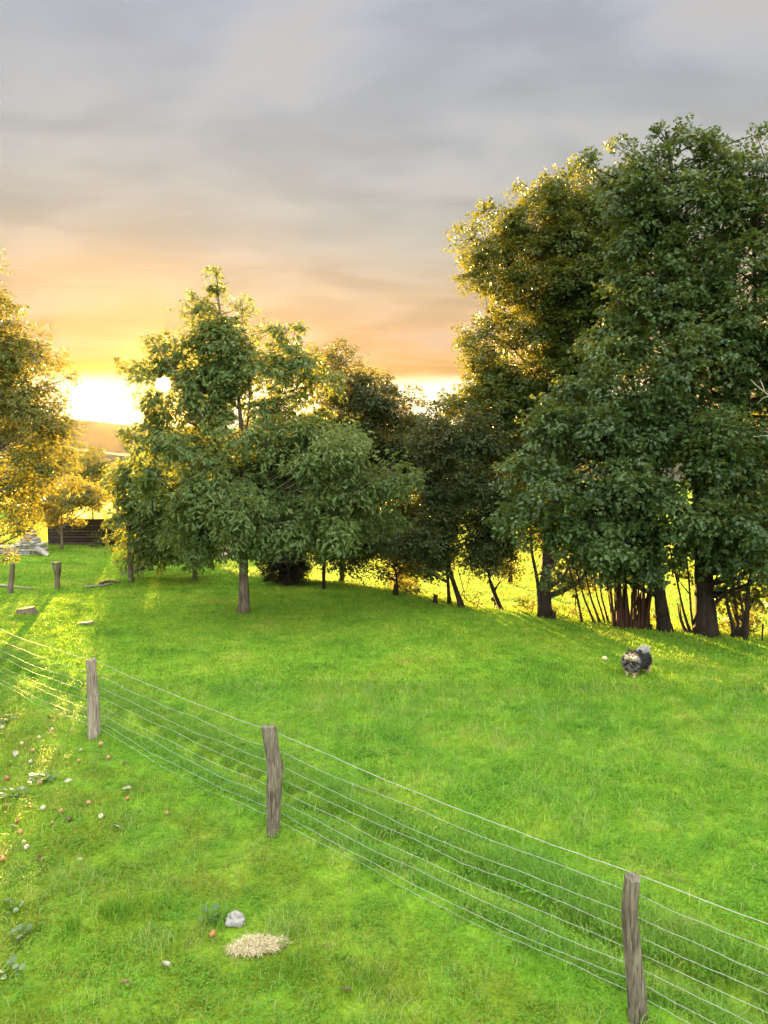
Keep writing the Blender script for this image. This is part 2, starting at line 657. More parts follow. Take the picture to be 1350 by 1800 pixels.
# ------------------------------------------------------------------ leaves and trees
LEAF_SIMPLE = (np.array([[0, 0, 0], [-0.5, 0.42, 0.10], [0, 1, -0.10], [0.5, 0.42, 0.10]]), [np.array([[0, 2, 1], [0, 3, 2]])])
_h1 = [(-.10, .12), (-.42, .30), (-.16, .40), (-.52, .60), (-.18, .68), (-.30, .86)]
LEAF_LOBED = (np.array([[0, 0, 0], [0, 1, -0.16]] + [[a, b, abs(a) * .25 - .08 * b] for a, b in _h1] + [[-a, b, abs(a) * .25 - .08 * b] for a, b in _h1]),
              [np.array([[0, 1, 7, 6, 5, 4, 3, 2]]), np.array([[0, 8, 9, 10, 11, 12, 13, 1]])])
_m = [(-.45, .05), (-.30, .25), (-.62, .48), (-.22, .55), (-.30, .78)]
LEAF_PALM = (np.array([[0, 0, 0], [0, 1, -0.10]] + [[a, b, abs(a) * .15 - .05 * b] for a, b in _m] + [[-a, b, abs(a) * .15 - .05 * b] for a, b in _m]),
             [np.array([[0, 1, 6, 5, 4, 3, 2]]), np.array([[0, 7, 8, 9, 10, 11, 1]])])


def unit(a):
    return a / (np.linalg.norm(a, axis=-1, keepdims=True) + 1e-9)


def add_leaves(mb, pos, dr, nr, ln, wd, tmpl, rnd):
    """pos, dr, nr (n,3); ln, wd (n,)"""
    V0, FS = tmpl
    dr = unit(dr)
    nr = unit(nr - (nr * dr).sum(1, keepdims=True) * dr)
    sd = np.cross(dr, nr)
    V = (pos[:, None] + sd[:, None] * (V0[None, :, 0:1] * wd[:, None, None]) + dr[:, None] * (V0[None, :, 1:2] * ln[:, None, None])
         + nr[:, None] * (V0[None, :, 2:3] * ln[:, None, None]))
    k = len(V0)
    n = len(pos)
    fs = [(np.arange(n)[:, None, None] * k + f[None]).reshape(-1, f.shape[1]) for f in FS]
    mb.add(V.reshape(-1, 3), fs, np.repeat(rnd, k))


def spray_leaves(mb, P, A, N, L, m, ll, lw, droop, rng, tmpl, keep=None, tone=None):
    n = len(P)
    t = rng.random((n, m)) ** 0.8
    sd = np.where(rng.random((n, m)) < 0.5, -1.0, 1.0)
    lat = sd * rng.uniform(0.05, 1, (n, m)) * 0.42 * (np.sin(np.pi * np.clip(t, 0.08, 0.95)) + 0.15)
    A = unit(A)
    N = unit(N - (N * A).sum(1, keepdims=True) * A)
    B = np.cross(N, A)
    L = L[:, None, None]
    pos = P[:, None] + A[:, None] * ((t - 0.35)[..., None] * L) + B[:, None] * (lat[..., None] * L) + N[:, None] * (rng.normal(0, 0.09, (n, m))[..., None] * L)
    pos[..., 2] -= droop * (t ** 2 + np.abs(lat)) * L[..., 0] * 0.35
    dr = A[:, None] * 0.55 + B[:, None] * (sd * 0.8)[..., None] + rng.normal(0, 0.35, (n, m, 3))
    dr[..., 2] -= droop
    nr = N[:, None] + rng.normal(0, 0.42, (n, m, 3))
    ln = ll * rng.uniform(0.65, 1.3, (n, m))
    wd = lw * rng.uniform(0.7, 1.2, (n, m))
    base = rng.random((n, 1)) * 0.5 if tone is None else tone[:, None]
    rd = np.clip(base + rng.random((n, m)) * 0.5, 0, 1)
    pos, dr, nr, ln, wd, rd = pos.reshape(-1, 3), dr.reshape(-1, 3), nr.reshape(-1, 3), ln.ravel(), wd.ravel(), rd.ravel()
    if keep is not None:
        k = keep(pos)
        pos, dr, nr, ln, wd, rd = pos[k], dr[k], nr[k], ln[k], wd[k], rd[k]
    add_leaves(mb, pos, dr, nr, ln, wd, tmpl, rd)


CAMP = np.array([0, 0, CAM_H])
LEAF_TOTAL = 0


def off_sun(rad):
    """leaves that leave a little hole where the sun breaks through the branches"""
    def f(pos):
        r = pos - CAMP
        d = r @ SUN
        return np.linalg.norm(r - d[:, None] * SUN, axis=1) > rad * (0.55 + 0.9 * vnoise(pos * 6, 4))
    return f


def tree(name, label, base, stems, envs, leaf, M_leaf, M_wood, seed, lobe=0.55, nspray=20, nleaf=22, ll=0.10, lw=0.06,
         spray_len=0.5, droop=0.35, dense=1.0, group=None, cat="tree", gaps=0.0, limb=0.045, up=0.35, keep=None, root=0.25,
         twig=True, trunk_name='trunk', crown_name='crown', flat=0.8, attach=0.0):
    """base: world point; stems: [(list of world points, r0, r1)]; envs: [(world centre, (rx, ry, rz))]"""
    global LEAF_TOTAL
    rng = np.random.default_rng(seed)
    t = thing(name, label, cat, base, group)
    base = np.asarray(base, float)
    wood = MB()
    SP, SR = [], []
    for P, r0, r1 in stems:
        n = max(8, int(np.linalg.norm(np.diff(np.asarray(P), axis=0), axis=1).sum() / 0.28))
        Q = spline(P, n)
        Q = Q + (np.stack([vnoise(Q * 0.9 + 11 * k, seed + k) for k in range(3)], 1) - 0.5) * np.array([0.22, 0.22, 0.0]) * np.linspace(0, 1, n)[:, None] ** 0.5
        rad = r0 + (r1 - r0) * np.linspace(0, 1, n) ** 0.7
        hgt = Q[:, 2] - Q[0, 2]
        rad = rad * (1 + root * np.exp(-np.clip(hgt, 0, None) / (r0 * 2.2 + 0.02)))
        tube(wood, Q - base, rad, 10 if r0 > 0.05 else 6, True, 0.16, seed)
        SP.append(Q)
        SR.append(rad)
    AP = np.concatenate(SP)
    AR = np.concatenate(SR)
    # lobes inside the envelopes
    LC, LR, LD, LS = [], [], [], []
    for c, r in envs:
        c, r = np.asarray(c, float), np.asarray(r, float)
        vol = r.prod()
        k = max(2, int(round(dense * 2.3 * (vol ** (1 / 3) / lobe) ** 2.35)))
        v = unit(rng.normal(0, 1, (k, 3)))
        rad = rng.random((k, 1)) ** 0.45 * 0.92
        q = c + v * rad * r
        LC.append(q)
        LR.append(lobe * rng.uniform(0.65, 1.25, k) * min(1.0, 0.35 + r.min() / lobe * 0.65))
        LD.append(v)
        LS.append(np.full(k, 1.0 if r.min() < 0.26 else 0.0))
    LC, LR, LD, LS = np.concatenate(LC), np.concatenate(LR), np.concatenate(LD), np.concatenate(LS)
    if gaps:
        kp = (vnoise(LC * 0.75, seed + 50) > gaps) | (LS > 0)
        LC, LR, LD, LS = LC[kp], LR[kp], LD[kp], LS[kp]
    # limbs
    for c, r in zip(LC, LR):
        h = np.linalg.norm(AP[:, :2] - c[:2], axis=1)
        cost = np.linalg.norm(AP - c, axis=1) + 3.0 * np.maximum(0, AP[:, 2] - (c[2] - up * h)) + 0.3 * (AR < 0.02) + 50 * (AP[:, 2] < base[2] + attach) + rng.random(len(AP)) * 0.9
        k = int(np.argmin(cost))
        p0 = AP[k]
        d = np.linalg.norm(c - p0)
        mid = (p0 + c) / 2 + rng.normal(0, 0.10, 3) * d + np.array([0, 0, -0.05 * d])
        Q = bez(p0, mid, c, max(4, int(d / 0.35)))
        r0 = min(AR[k] * 0.6, limb * (0.5 + 0.35 * d))
        tube(wood, Q - base, np.linspace(r0, 0.006, len(Q)), 5, False)
    # sprays
    ns = rng.poisson(nspray * np.clip(LR / lobe, .25, 1.2) ** 1.3 * (1 - .2 * LS)) + 3 - LS.astype(int)
    li = np.repeat(np.arange(len(LC)), ns)
    n = len(li)
    v = unit(rng.normal(0, 1, (n, 3)) + LD[li] * 0.5)
    rr = LR[li] * rng.random(n) ** 0.4 * (0.75 + 0.5 * vnoise(LC[li] * 3 + v * 2.1, seed + 9))
    P = LC[li] + v * rr[:, None] * np.array([1, 1, flat])
    A = v + rng.normal(0, 0.35, (n, 3)) + LD[li] * 0.25
    A[:, 2] = A[:, 2] * 0.7 - droop * 0.45 * (1 - LS[li]) + 1.1 * LS[li]
    N = np.array([0, 0, 1.0]) + v * 0.55 + rng.normal(0, 0.25, (n, 3))
    tone = np.clip(rng.random(len(LC))[li] ** 1.5 * 0.6 + rng.random(n) * 0.22 - 0.08, 0, 0.7)
    L = spray_len * rng.uniform(0.7, 1.3, n) * np.clip(LR[li] / lobe, .4, 1.0)
    if twig:
        s = rng.random(n) < 0.5
        thin_twigs(wood, LC[li][s] - base, P[s] - base, 0.008, 0.003, 0.12, rng)
    crown = MB()
    kp = (lambda p: keep(p + base)) if keep else None
    lk = (1 - .35 * LS[li])[:, None]
    spray_leaves(crown, P - base, A, N, L, nleaf, ll * lk, lw * lk, droop, rng, leaf, kp, tone)
    LEAF_TOTAL += n * nleaf
    wood.build(trunk_name, M_wood, t, smooth=True)
    crown.build(crown_name, M_leaf, t, rnd=True)
    return t


def E(d, *rows, rd=1.0):
    """envelopes given in photo pixels at depth d (+ an offset in depth)"""
    out = []
    for row in rows:
        u, v, rx, ry = row[:4]
        dd = d + (row[4] if len(row) > 4 else 0)
        k = px(dd)
        ryy = (row[5] if len(row) > 5 else (rx + ry) / 2 * k * rd)
        out.append((at(u, v, dd), (rx * k, ryy, ry * k)))
    return out


def stem(base, d, pts, r0, r1, lift=0.06):
    b = np.array(base, float)
    P = [b - np.array([0, 0, lift])]
    for p in pts:
        P.append(at(p[0], p[1], d + (p[2] if len(p) > 2 else 0)))
    return (P, r0, r1)


# --- young oak in the middle of the lawn
b = ground(428, 1076)
d = b[1]
tree("young_oak", "young oak with long toothed leaves and a straight grey trunk, standing on the lawn", b,
     [stem(b, d, [(430, 1000), (428, 900), (428, 780), (415, 680), (392, 580), (379, 470)], 0.155, 0.008),
      stem(at(428, 800, d), d, [(440, 700, -.2), (432, 600, -.3), (424, 520, -.3)], 0.05, 0.006, 0),
      stem(at(428, 830, d), d, [(480, 720, .3), (508, 640, .4), (520, 565, .4)], 0.05, 0.006, 0),
      stem(at(428, 850, d), d, [(370, 760, -.4), (320, 680, -.6), (278, 605, -.6)], 0.05, 0.006, 0)],
     E(d, (379, 486, 2, 14), (379, 500, 4, 16), (380, 520, 8, 20), (380, 530, 9, 16), (379, 552, 18, 24), (376, 575, 22, 24), (390, 600, 30, 30), (350, 590, 26, 22), (374, 590, 26, 34), (350, 525, 14, 12), (338, 545, 22, 16), (424, 540, 8, 20), (426, 575, 18, 24), (440, 620, 30, 36), (475, 585, 16, 12), (512, 580, 24, 26), (528, 566, 12, 14),
       (500, 625, 36, 34), (545, 640, 20, 18), (390, 640, 55, 34), (318, 610, 30, 18), (335, 640, 40, 26), (276, 606, 11, 13), (296, 628, 26, 20), (250, 650, 26, 12), (226, 650, 13, 8), (300, 680, 52, 26, -.4), (262, 720, 34, 20, -.3),
       (375, 690, 70, 46), (470, 690, 60, 46), (545, 690, 46, 40, .4), (480, 760, 110, 64), (340, 750, 80, 45), (255, 770, 40, 26, -.5), (400, 830, 150, 60, -.7), (570, 770, 70, 44), (590, 830, 90, 48, -1.2), (660, 850, 66, 32, -1.2),
       (725, 836, 34, 13, -1.3), (440, 905, 110, 44, -1.4), (560, 915, 110, 44, -1), (645, 912, 58, 28, -.8), (565, 978, 55, 18, -.8),
       (470, 950, 50, 24, -1.6), (370, 930, 72, 36, -.6), (480, 860, 120, 70, .8), rd=1.1),
     LEAF_LOBED, M_oakleaf, M_bark, 101, lobe=0.42, nspray=15, nleaf=15, ll=0.135, lw=0.075, spray_len=0.5, droop=0.42, keep=off_sun(0.26), dense=0.9, attach=1.25, gaps=0.16, limb=0.02)

# --- smaller oaks beside it
b = ground(231, 1024)
d = b[1]
tree("small_oak", "small oak with a thin trunk and drooping branches before the dark plank wall", b,
     [stem(b, d, [(229, 1000), (228, 940), (232, 860), (240, 800)], 0.085, 0.01)],
     E(d, (240, 815, 40, 25), (225, 850, 42, 34), (280, 850, 55, 50), (250, 915, 50, 42), (205, 900, 30, 20), (290, 930, 60, 45), (258, 965, 48, 24), rd=1.1),
     LEAF_LOBED, M_oakleaf, M_bark, 103, lobe=0.45, nspray=14, nleaf=13, ll=0.15, lw=0.09, spray_len=0.55, droop=0.5)
b = ground(343, 1019)
d = b[1]
tree("small_oak", "slim oak sapling half hidden by the young oak's branches", b,
     [stem(b, d, [(342, 990), (340, 900), (345, 830)], 0.07, 0.01)],
     E(d, (340, 860, 50, 50), (340, 930, 58, 45), (320, 972, 42, 24), rd=1.0),
     LEAF_LOBED, M_oakleaf, M_bark, 104, lobe=0.45, nspray=14, nleaf=13, ll=0.15, lw=0.09, spray_len=0.55, droop=0.5)

# --- little fruit tree by the plank wall
b = ground(108, 966)
d = b[1]
tree("fruit_tree", "small fruit tree with a pale straight trunk and golden leaves before the plank wall", b,
     [stem(b, d, [(108, 930), (107, 890), (110, 860)], 0.075, 0.015)],
     E(d, (85, 890, 50, 26), (130, 885, 50, 28), (165, 880, 35, 24), (110, 862, 60, 22), (40, 870, 30, 24), rd=1.0),
     LEAF_SIMPLE, M_yellow, M_bark, 105, lobe=0.45, nspray=15, nleaf=20, ll=0.10, lw=0.06, spray_len=0.5, droop=0.3)

# --- orchard tree whose trunk is outside the frame
dL = 16.0
b = np.array([at(-150, 900, dL)[0], dL, float(Zg(at(-150, 900, dL)[0], dL))])
tree("apple_tree", "tall orchard tree with small leaves reaching in over the stone stack", b,
     [stem(b, dL, [(-150, 950), (-140, 800), (-120, 640), (-90, 450)], 0.19, 0.03),
      stem(at(-145, 880, dL), dL, [(-60, 820, -.3), (30, 780, -.4)], 0.08, 0.012, 0),
      stem(at(-140, 800, dL), dL, [(-50, 700, .2), (50, 640, .4)], 0.08, 0.012, 0)],
     E(dL, (-6, 470, 14, 26), (-40, 520, 30, 55), (0, 585, 34, 36), (30, 610, 42, 40), (70, 640, 40, 32), (50, 700, 66, 42), (70, 715, 45, 34), (92, 690, 22, 22), (84, 742, 32, 28), (40, 655, 38, 30), (20, 690, 50, 40), (40, 745, 60, 40), (25, 760, 60, 48), (85, 770, 38, 32), (95, 665, 26, 16),
       (10, 830, 78, 50), (62, 820, 46, 34), (5, 895, 45, 32), (8, 945, 26, 22), (44, 930, 16, 12), (14, 975, 7, 12), (-20, 660, 45, 90), (-90, 600, 90, 120), (-110, 780, 90, 110), (-80, 900, 60, 70), rd=1.1),
     LEAF_SIMPLE, M_apple_leaf, M_bark, 107, lobe=0.42, nspray=17, nleaf=17, ll=0.088, lw=0.048, spray_len=0.42, droop=0.25, up=0.2, gaps=0.12)

# --- hedgerow, from the middle of the picture to its right side
b = ground(690, 1042)
d = b[1] + 1.4
tree("hawthorn", "dark rounded hedgerow tree rising directly behind the young oak", ground(600, 1026),
     [stem(ground(600, 1026) + np.array([0, .4, -.3]), d, [(600, 960), (600, 860), (610, 760), (620, 660)], 0.16, 0.02),
      stem(b, d, [(700, 1020), (688, 990), (680, 940), (690, 860)], 0.05, 0.01)],
     E(d, (573, 625, 12, 20), (598, 665, 46, 42), (650, 690, 46, 36), (620, 740, 80, 50), (700, 725, 40, 38), (722, 708, 22, 22), (690, 790, 70, 60), (620, 830, 90, 60), (720, 860, 80, 70), (660, 920, 80, 60),
       (735, 940, 80, 50), (700, 980, 45, 26), (600, 930, 80, 60), (660, 770, 70, 50), (740, 800, 60, 60), (590, 780, 60, 60), (760, 880, 70, 60), (650, 980, 60, 22), rd=1.0),
     LEAF_SIMPLE, M_hedge, M_dark_bark, 109, lobe=0.48, nspray=24, nleaf=20, ll=0.085, lw=0.055, spray_len=0.45, droop=0.2, dense=1.35)
b = ground(812, 1068)
d = b[1] + .4
tree("hawthorn", "brownish hawthorn on several leaning dark trunks between the two tallest crowns", b,
     [stem(b, d, [(798, 1030), (786, 990), (780, 900)], 0.09, 0.015),
      stem(ground(790, 1062), d, [(787, 1020), (783, 980), (770, 900)], 0.06, 0.012),
      stem(ground(872, 1072), d, [(866, 1040), (858, 1000), (850, 920), (850, 850)], 0.10, 0.015),
      stem(ground(884, 1074), d, [(873, 1048), (862, 1020)], 0.06, 0.05),
      stem(ground(826, 1066), d, [(815, 1040), (806, 1000)], 0.03, 0.012),
      stem(ground(812, 1062), d, [(822, 1035), (826, 1005)], 0.025, 0.01)],
     E(d, (770, 745, 32, 24), (800, 770, 60, 45), (745, 770, 40, 50), (780, 840, 80, 65), (850, 880, 70, 60), (800, 930, 100, 60), (750, 960, 60, 40), (870, 960, 55, 40), (820, 985, 80, 24), (890, 1005, 30, 16), (860, 800, 60, 60, .5), (900, 900, 60, 60), (830, 830, 70, 60), (700, 960, 50, 30), (910, 960, 50, 36), (770, 985, 60, 20), rd=0.9),
     LEAF_SIMPLE, M_hedge, M_dark_bark, 111, lobe=0.48, nspray=20, nleaf=20, ll=0.08, lw=0.05, spray_len=0.42, droop=0.2, dense=1.4)
b = ground(960, 1084)
d = b[1] + 3.2
tree("tall_oak", "tall oak with golden sunlit edges, its crown jutting over the gap in the hedgerow", b,
     [stem(b, d - 3, [(958, 1040), (962, 980, 1), (975, 860, 2), (990, 700, 3), (1010, 520, 3), (1020, 350, 3)], 0.16, 0.02),
      stem(ground(950, 1086), d - 3, [(948, 1030), (935, 960, 1), (930, 860, 2)], 0.07, 0.015),
      stem(at(985, 740, d), d, [(930, 640), (880, 590), (840, 580)], 0.06, 0.012, 0),
      stem(at(1000, 600, d), d, [(930, 520), (870, 440), (840, 420)], 0.06, 0.012, 0)],
     E(d, (872, 385, 26, 30), (845, 430, 36, 34), (862, 480, 42, 40), (900, 430, 50, 46), (905, 510, 50, 26), (960, 340, 30, 40), (1020, 320, 46, 40), (1000, 400, 80, 60), (960, 480, 70, 60), (1040, 480, 90, 80),
       (850, 590, 46, 42), (828, 640, 30, 24), (870, 650, 40, 26), (985, 580, 50, 50), (960, 660, 70, 50), (1040, 600, 80, 70), (880, 720, 100, 44), (800, 710, 24, 20), (960, 760, 80, 50), (860, 780, 60, 40), (1050, 740, 80, 80), (930, 840, 80, 60), (900, 700, 70, 50), (1000, 900, 80, 60), (840, 720, 50, 34), (1000, 680, 70, 60), (1085, 370, 70, 60), (1060, 440, 80, 60), (1020, 540, 80, 60), (940, 410, 50, 44), (930, 570, 60, 44), (1090, 560, 60, 60), rd=1.0),
     LEAF_SIMPLE, M_tall_oak, M_dark_bark, 113, lobe=0.55, nspray=25, nleaf=21, ll=0.085, lw=0.058, spray_len=0.40, droop=0.15, gaps=0.10, dense=1.7)
b = ground(1242, 1117)
d = b[1] + .3
tree("maple", "tallest maple with dense dark foliage on the thickest trunk of the hedgerow", b,
     [stem(b, d, [(1238, 1040), (1236, 940), (1225, 780), (1205, 600), (1195, 430), (1170, 230)], 0.25, 0.03),
      stem(at(1236, 930, d), d, [(1290, 780), (1320, 600), (1330, 380)], 0.14, 0.03, 0),
      stem(at(1236, 960, d), d, [(1300, 880, -.6), (1360, 800, -1)], 0.10, 0.02, 0)],
     E(d, (1150, 222, 5, 20), (1155, 252, 16, 26), (1196, 226, 9, 16), (1195, 258, 26, 32), (1092, 262, 7, 18), (1034, 300, 10, 18), (1240, 246, 8, 14), (1290, 258, 9, 16), (1328, 244, 7, 18), (1160, 300, 56, 52), (1104, 296, 24, 30), (1090, 340, 40, 40), (1255, 300, 50, 50), (1240, 270, 18, 18), (1310, 300, 36, 38), (1370, 300, 50, 60),
       (1140, 390, 80, 60), (1240, 400, 100, 80), (1340, 420, 90, 90), (1130, 480, 70, 60), (1280, 530, 120, 90), (1180, 560, 90, 70), (1390, 560, 90, 120), (1250, 660, 130, 90, -.6), (1360, 700, 100, 110),
       (1180, 720, 80, 70, -.5), (1280, 800, 130, 90, -.8), (1220, 890, 110, 60, -1.0), (1320, 920, 100, 66, -1.0), (1390, 850, 100, 130), (1215, 690, 70, 60, .6), (1210, 780, 70, 50, .6), (1200, 480, 70, 60), (1230, 600, 70, 60, .5), (1300, 990, 70, 34, -.6), (1230, 960, 70, 40, -.9), (1370, 990, 60, 40), rd=0.9),
     LEAF_PALM, M_maple, M_dark_bark, 115, lobe=0.52, nspray=20, nleaf=17, ll=0.09, lw=0.074, spray_len=0.42, droop=0.4, gaps=0.20, dense=1.12)
b = ground(1170, 1110)
d = b[1]
tree("maple", "dark maple with low spreading sprays, on the straight bare trunk beside the coppice stool", b,
     [stem(b, d, [(1162, 1060), (1156, 1010), (1150, 900), (1130, 760), (1100, 600)], 0.165, 0.03),
      stem(at(1152, 920, d), d, [(1080, 840, -.4), (1000, 800, -.6)], 0.08, 0.015, 0)],
     E(d, (1070, 560, 50, 50), (1090, 640, 70, 50, -.4), (1040, 700, 80, 50, -.6), (1110, 740, 90, 60, -.6), (1020, 780, 90, 55, -.8), (1090, 840, 110, 60, -1), (980, 860, 80, 50, -.8), (1130, 920, 90, 50, -1),
       (1040, 920, 100, 50, -1), (960, 930, 60, 44, -.6), (1010, 975, 80, 30, -.8), (1110, 985, 70, 28, -.8), rd=0.9),
     LEAF_PALM, M_maple, M_dark_bark, 117, lobe=0.5, nspray=20, nleaf=17, ll=0.09, lw=0.074, spray_len=0.42, droop=0.45, gaps=0.16, dense=1.12)
# coppice stools: many stems from one foot
rs = np.random.default_rng(5)


def coppice(name, label, feet, d, tops, r, envs, M, seed, leafm):
    st = []
    for (fu, fv), tp in zip(feet, tops):
        st.append(stem(ground(fu, fv), d, tp, r * rs.uniform(.7, 1.2), 0.012))
    return tree(name, label, ground(*feet[0]), st, envs, LEAF_PALM, leafm, M, seed, lobe=0.45, nspray=12, nleaf=14, ll=0.10, lw=0.08, spray_len=0.45, droop=0.35, gaps=0.2, root=0.1)


ft, tp = [], []
for k in range(24):
    u = 1078 + k * 2.7 + rs.uniform(-3, 3)
    ft.append((u, 1103 + (u - 1080) * .08))
    lean = (u - 1100) * rs.uniform(0.1, 0.6) + rs.uniform(-16, 16)
    tp.append([(u + lean * .35, 1050, rs.uniform(-.3, .5)), (u + lean, 980, rs.uniform(-.5, .8)), (u + lean * 1.6, 880, rs.uniform(-.5, .8))])
d = ground(1105, 1104)[1]
coppice("hazel", "coppiced hazel stool with a thick bundle of reddish stems", ft, d + .2, tp, 0.05,
        E(d + .4, (1100, 960, 60, 36), (1060, 930, 50, 40), (1140, 1000, 40, 20), (1090, 1000, 50, 16), rd=1.0), M_stem, 119, M_maple)
ft, tp = [], []
for k in range(5):
    u = 1026 + k * 8 + rs.uniform(-2, 2)
    ft.append((u + (14 if k else -2), 1096))
    lean = (u - 1060) * 0.9
    tp.append([(u + lean * .3, 1050), (u + lean, 1000, .2), (u + lean * 1.6, 920, .4)])
d = ground(1045, 1095)[1]
coppice("hazel", "thin hazel with a few stems fanning apart beside the bare field", ft, d + .2, tp, 0.03,
        E(d + .4, (1030, 980, 60, 30), (1070, 1000, 40, 24), (990, 1000, 40, 20), rd=1.0), M_stem, 121, M_maple)
d = ground(1215, 1112)[1]
coppice("hazel", "slender hazel stems leaning to either side against the thickest trunk",
        [(1216, 1113), (1208, 1112), (1222, 1114), (1211, 1112)], d,
        [[(1200, 1070), (1185, 1020), (1178, 960)], [(1196, 1085), (1190, 1060)], [(1212, 1060), (1208, 1000), (1200, 950)], [(1200, 1092), (1194, 1062)]], 0.05,
        E(d + .5, (1195, 1000, 40, 20), (1190, 960, 40, 30), rd=1.0), M_dark_bark, 123, M_maple)
d = ground(1305, 1122)[1]
coppice("hazel", "hazel with one thick leaning stem, farthest along the hedgerow from the oaks",
        [(1308, 1124), (1296, 1121), (1290, 1120), (1300, 1122)], d,
        [[(1316, 1060), (1326, 1000), (1332, 930)], [(1296, 1060), (1296, 1000)], [(1280, 1060), (1286, 1010)], [(1310, 1070), (1300, 1010)]], 0.07,
        E(d + .8, (1340, 1030, 40, 26), (1290, 1040, 30, 22), (1330, 1080, 34, 22), (1275, 1050, 24, 20), rd=1.0), M_dark_bark, 125, M_tall_oak)

# dense ivy-dark shrub behind the young oak
b = ground(508, 1029)
d = b[1] + .3
tree("yew_shrub", "very dark dense shrub with straight sides behind the young oak", b,
     [stem(b, d, [(506, 1000), (508, 960)], 0.2, 0.05)],
     E(d, (485, 1000, 20, 32), (530, 1000, 18, 32), (508, 1005, 36, 28), (505, 965, 45, 28), (480, 970, 24, 30), rd=1.2),
     LEAF_SIMPLE, leaf_mat("yew_leaves", [(0.010, 0.014, 0.006), (0.018, 0.022, 0.008), (0.03, 0.03, 0.01)], (0.03, 0.03, 0.01), 0.1), M_dark_bark, 127, lobe=0.3, nspray=30, nleaf=22, ll=0.05, lw=0.03, spray_len=0.25, droop=0.1, cat="shrub", twig=False)

# sunlit bushes behind the hedgerow, far trees, and plants added as sun blockers
for k, (u, v, r_, dd, lab, mm) in enumerate([
        (900, 800, 60, 34, "sunlit yellow-green bush seen through the gap beside the brown hawthorn", M_yellow),
        (1010, 1010, 30, 27, "small bush with orange leaves growing low on the sunlit field", M_apple_leaf),
        (700, 1018, 22, 25.5, "low bramble in full sun at the lip of the lawn", M_yellow),
        (222, 938, 44, 33.5, "dense low bush at the end of the plank wall", M_hedge),  # added sun blocker, hidden by the small oak's crown
        (205, 838, 34, 62, "hazy golden tree standing before the distant hill", M_apple_leaf),
        (160, 825, 40, 70, "hazy orchard tree close to the far house", M_apple_leaf),
        (312, 800, 46, 66, "hazy tree glimpsed behind the small oak's crown", M_apple_leaf),  # added behind the foliage to keep low sun off the lawn
        (368, 784, 58, 68, "broad far tree added behind the young oak to shade the lawn", M_apple_leaf),  # added too, sized to close the gap where sun reached the lawn
        (60, 800, 60, 74, "hazy tree glimpsed through the orchard tree's branches", M_apple_leaf)]):
    c = at(u, v, dd)
    gz = float(Zg(c[0], dd))
    kk = px(dd)
    top = max(c[2], gz + r_ * kk * .6)
    c = np.array([c[0], dd, top])
    low_ = k in (1, 2)
    tree("bush" if k < 4 else "orchard_tree", lab, (c[0], dd, gz),
         [([np.array([c[0], dd, gz - .1]), np.array([c[0] + .1, dd, (gz + top) / 2]), np.array([c[0], dd, top])], 0.04 if low_ else 0.12, 0.01)],
         [(c + np.array([dx * r_ * kk, 0, dz * r_ * kk]), (r_ * kk * s1, r_ * kk * s1, r_ * kk * s2)) for dx, dz, s1, s2 in
          ((0, 0, .8, .6), (-.6, -.3, .6, .45), (.6, -.25, .6, .45), (.1, .45, .5, .4), (0, -.7, .7, .4))],
         LEAF_SIMPLE, mm, M_dark_bark, 200 + k, lobe=(0.3 if low_ else 0.55) * (1 if k < 4 else 1.6), nspray=16, nleaf=16, ll=0.09 if k < 4 else 0.22, lw=0.06 if k < 4 else 0.14, spray_len=0.4 if k < 4 else 0.9, droop=0.2,
         cat="bush" if k < 4 else "tree", twig=False)

b = ground(1345, 1130) + np.array([2.6, 0.3, 0])
b[2] = float(Zg(b[0], b[1]))
d = b[1]
tree("maple", "broad maple closing the hedgerow past the last hazel", b,
     [([b, b + [.1, 0, 2.5], b + [-.1, .2, 5.5], b + [.2, .1, 9.5]], 0.2, 0.03)],
     [(b + np.array(c), r) for c, r in (((0, 0, 9.3), (1.6, 1.5, 1.3)), ((-.4, .3, 7.6), (2.1, 1.9, 1.4)), ((.8, 0, 6), (2.3, 2, 1.4)), ((-.2, .5, 4.6), (2.2, 2, 1.2)), ((.6, -.3, 3), (2.2, 1.9, 1.1)))],
     LEAF_PALM, M_maple, M_dark_bark, 131, lobe=0.6, nspray=20, nleaf=18, ll=0.10, lw=0.085, spray_len=0.5, droop=0.4, gaps=0.1)
# low brambles at the feet of the hedgerow
for k, (u, v, r_, lab) in enumerate([
        (938, 1083, 20, "low bramble at the feet of the tall oak"),
        (1002, 1092, 16, "small bramble sprawling between the tall oak and the thin hazel"),
        (1150, 1107, 18, "low bramble squeezed between the coppice stool and the bare trunk"),
        (1268, 1116, 20, "low bramble at the thickest trunk's far side"),
        (1332, 1124, 22, "broad bramble below the last hazel of the hedgerow"),
        (730, 1052, 16, "low bramble on the lawn's lip between two post stumps"),
        (840, 1072, 14, "little bramble between the hawthorn's leaning trunks")]):
    b = ground(u, v) + np.array([0, .35, -.03])
    kk = px(b[1])
    tree("bramble", lab, b, [([b, b + [.03, 0, r_ * kk * .6], b + [.06, .05, r_ * kk]], 0.014, 0.005), ([b, b + [-.12, 0, r_ * kk * .6], b + [-.3, .05, r_ * kk * .9]], 0.010, 0.004)],
         [(b + [dx * r_ * kk, .1, r_ * kk * h_], (r_ * kk * .8, .3, r_ * kk * .5)) for dx, h_ in ((-.6, .5), (.5, .6), (0, .9))],
         LEAF_SIMPLE, M_hedge if k % 3 else M_tall_oak, M_stem, 260 + k, lobe=0.2, nspray=8, nleaf=12, ll=0.06, lw=0.045, spray_len=0.28, droop=0.2, cat="bramble", limb=0.01)

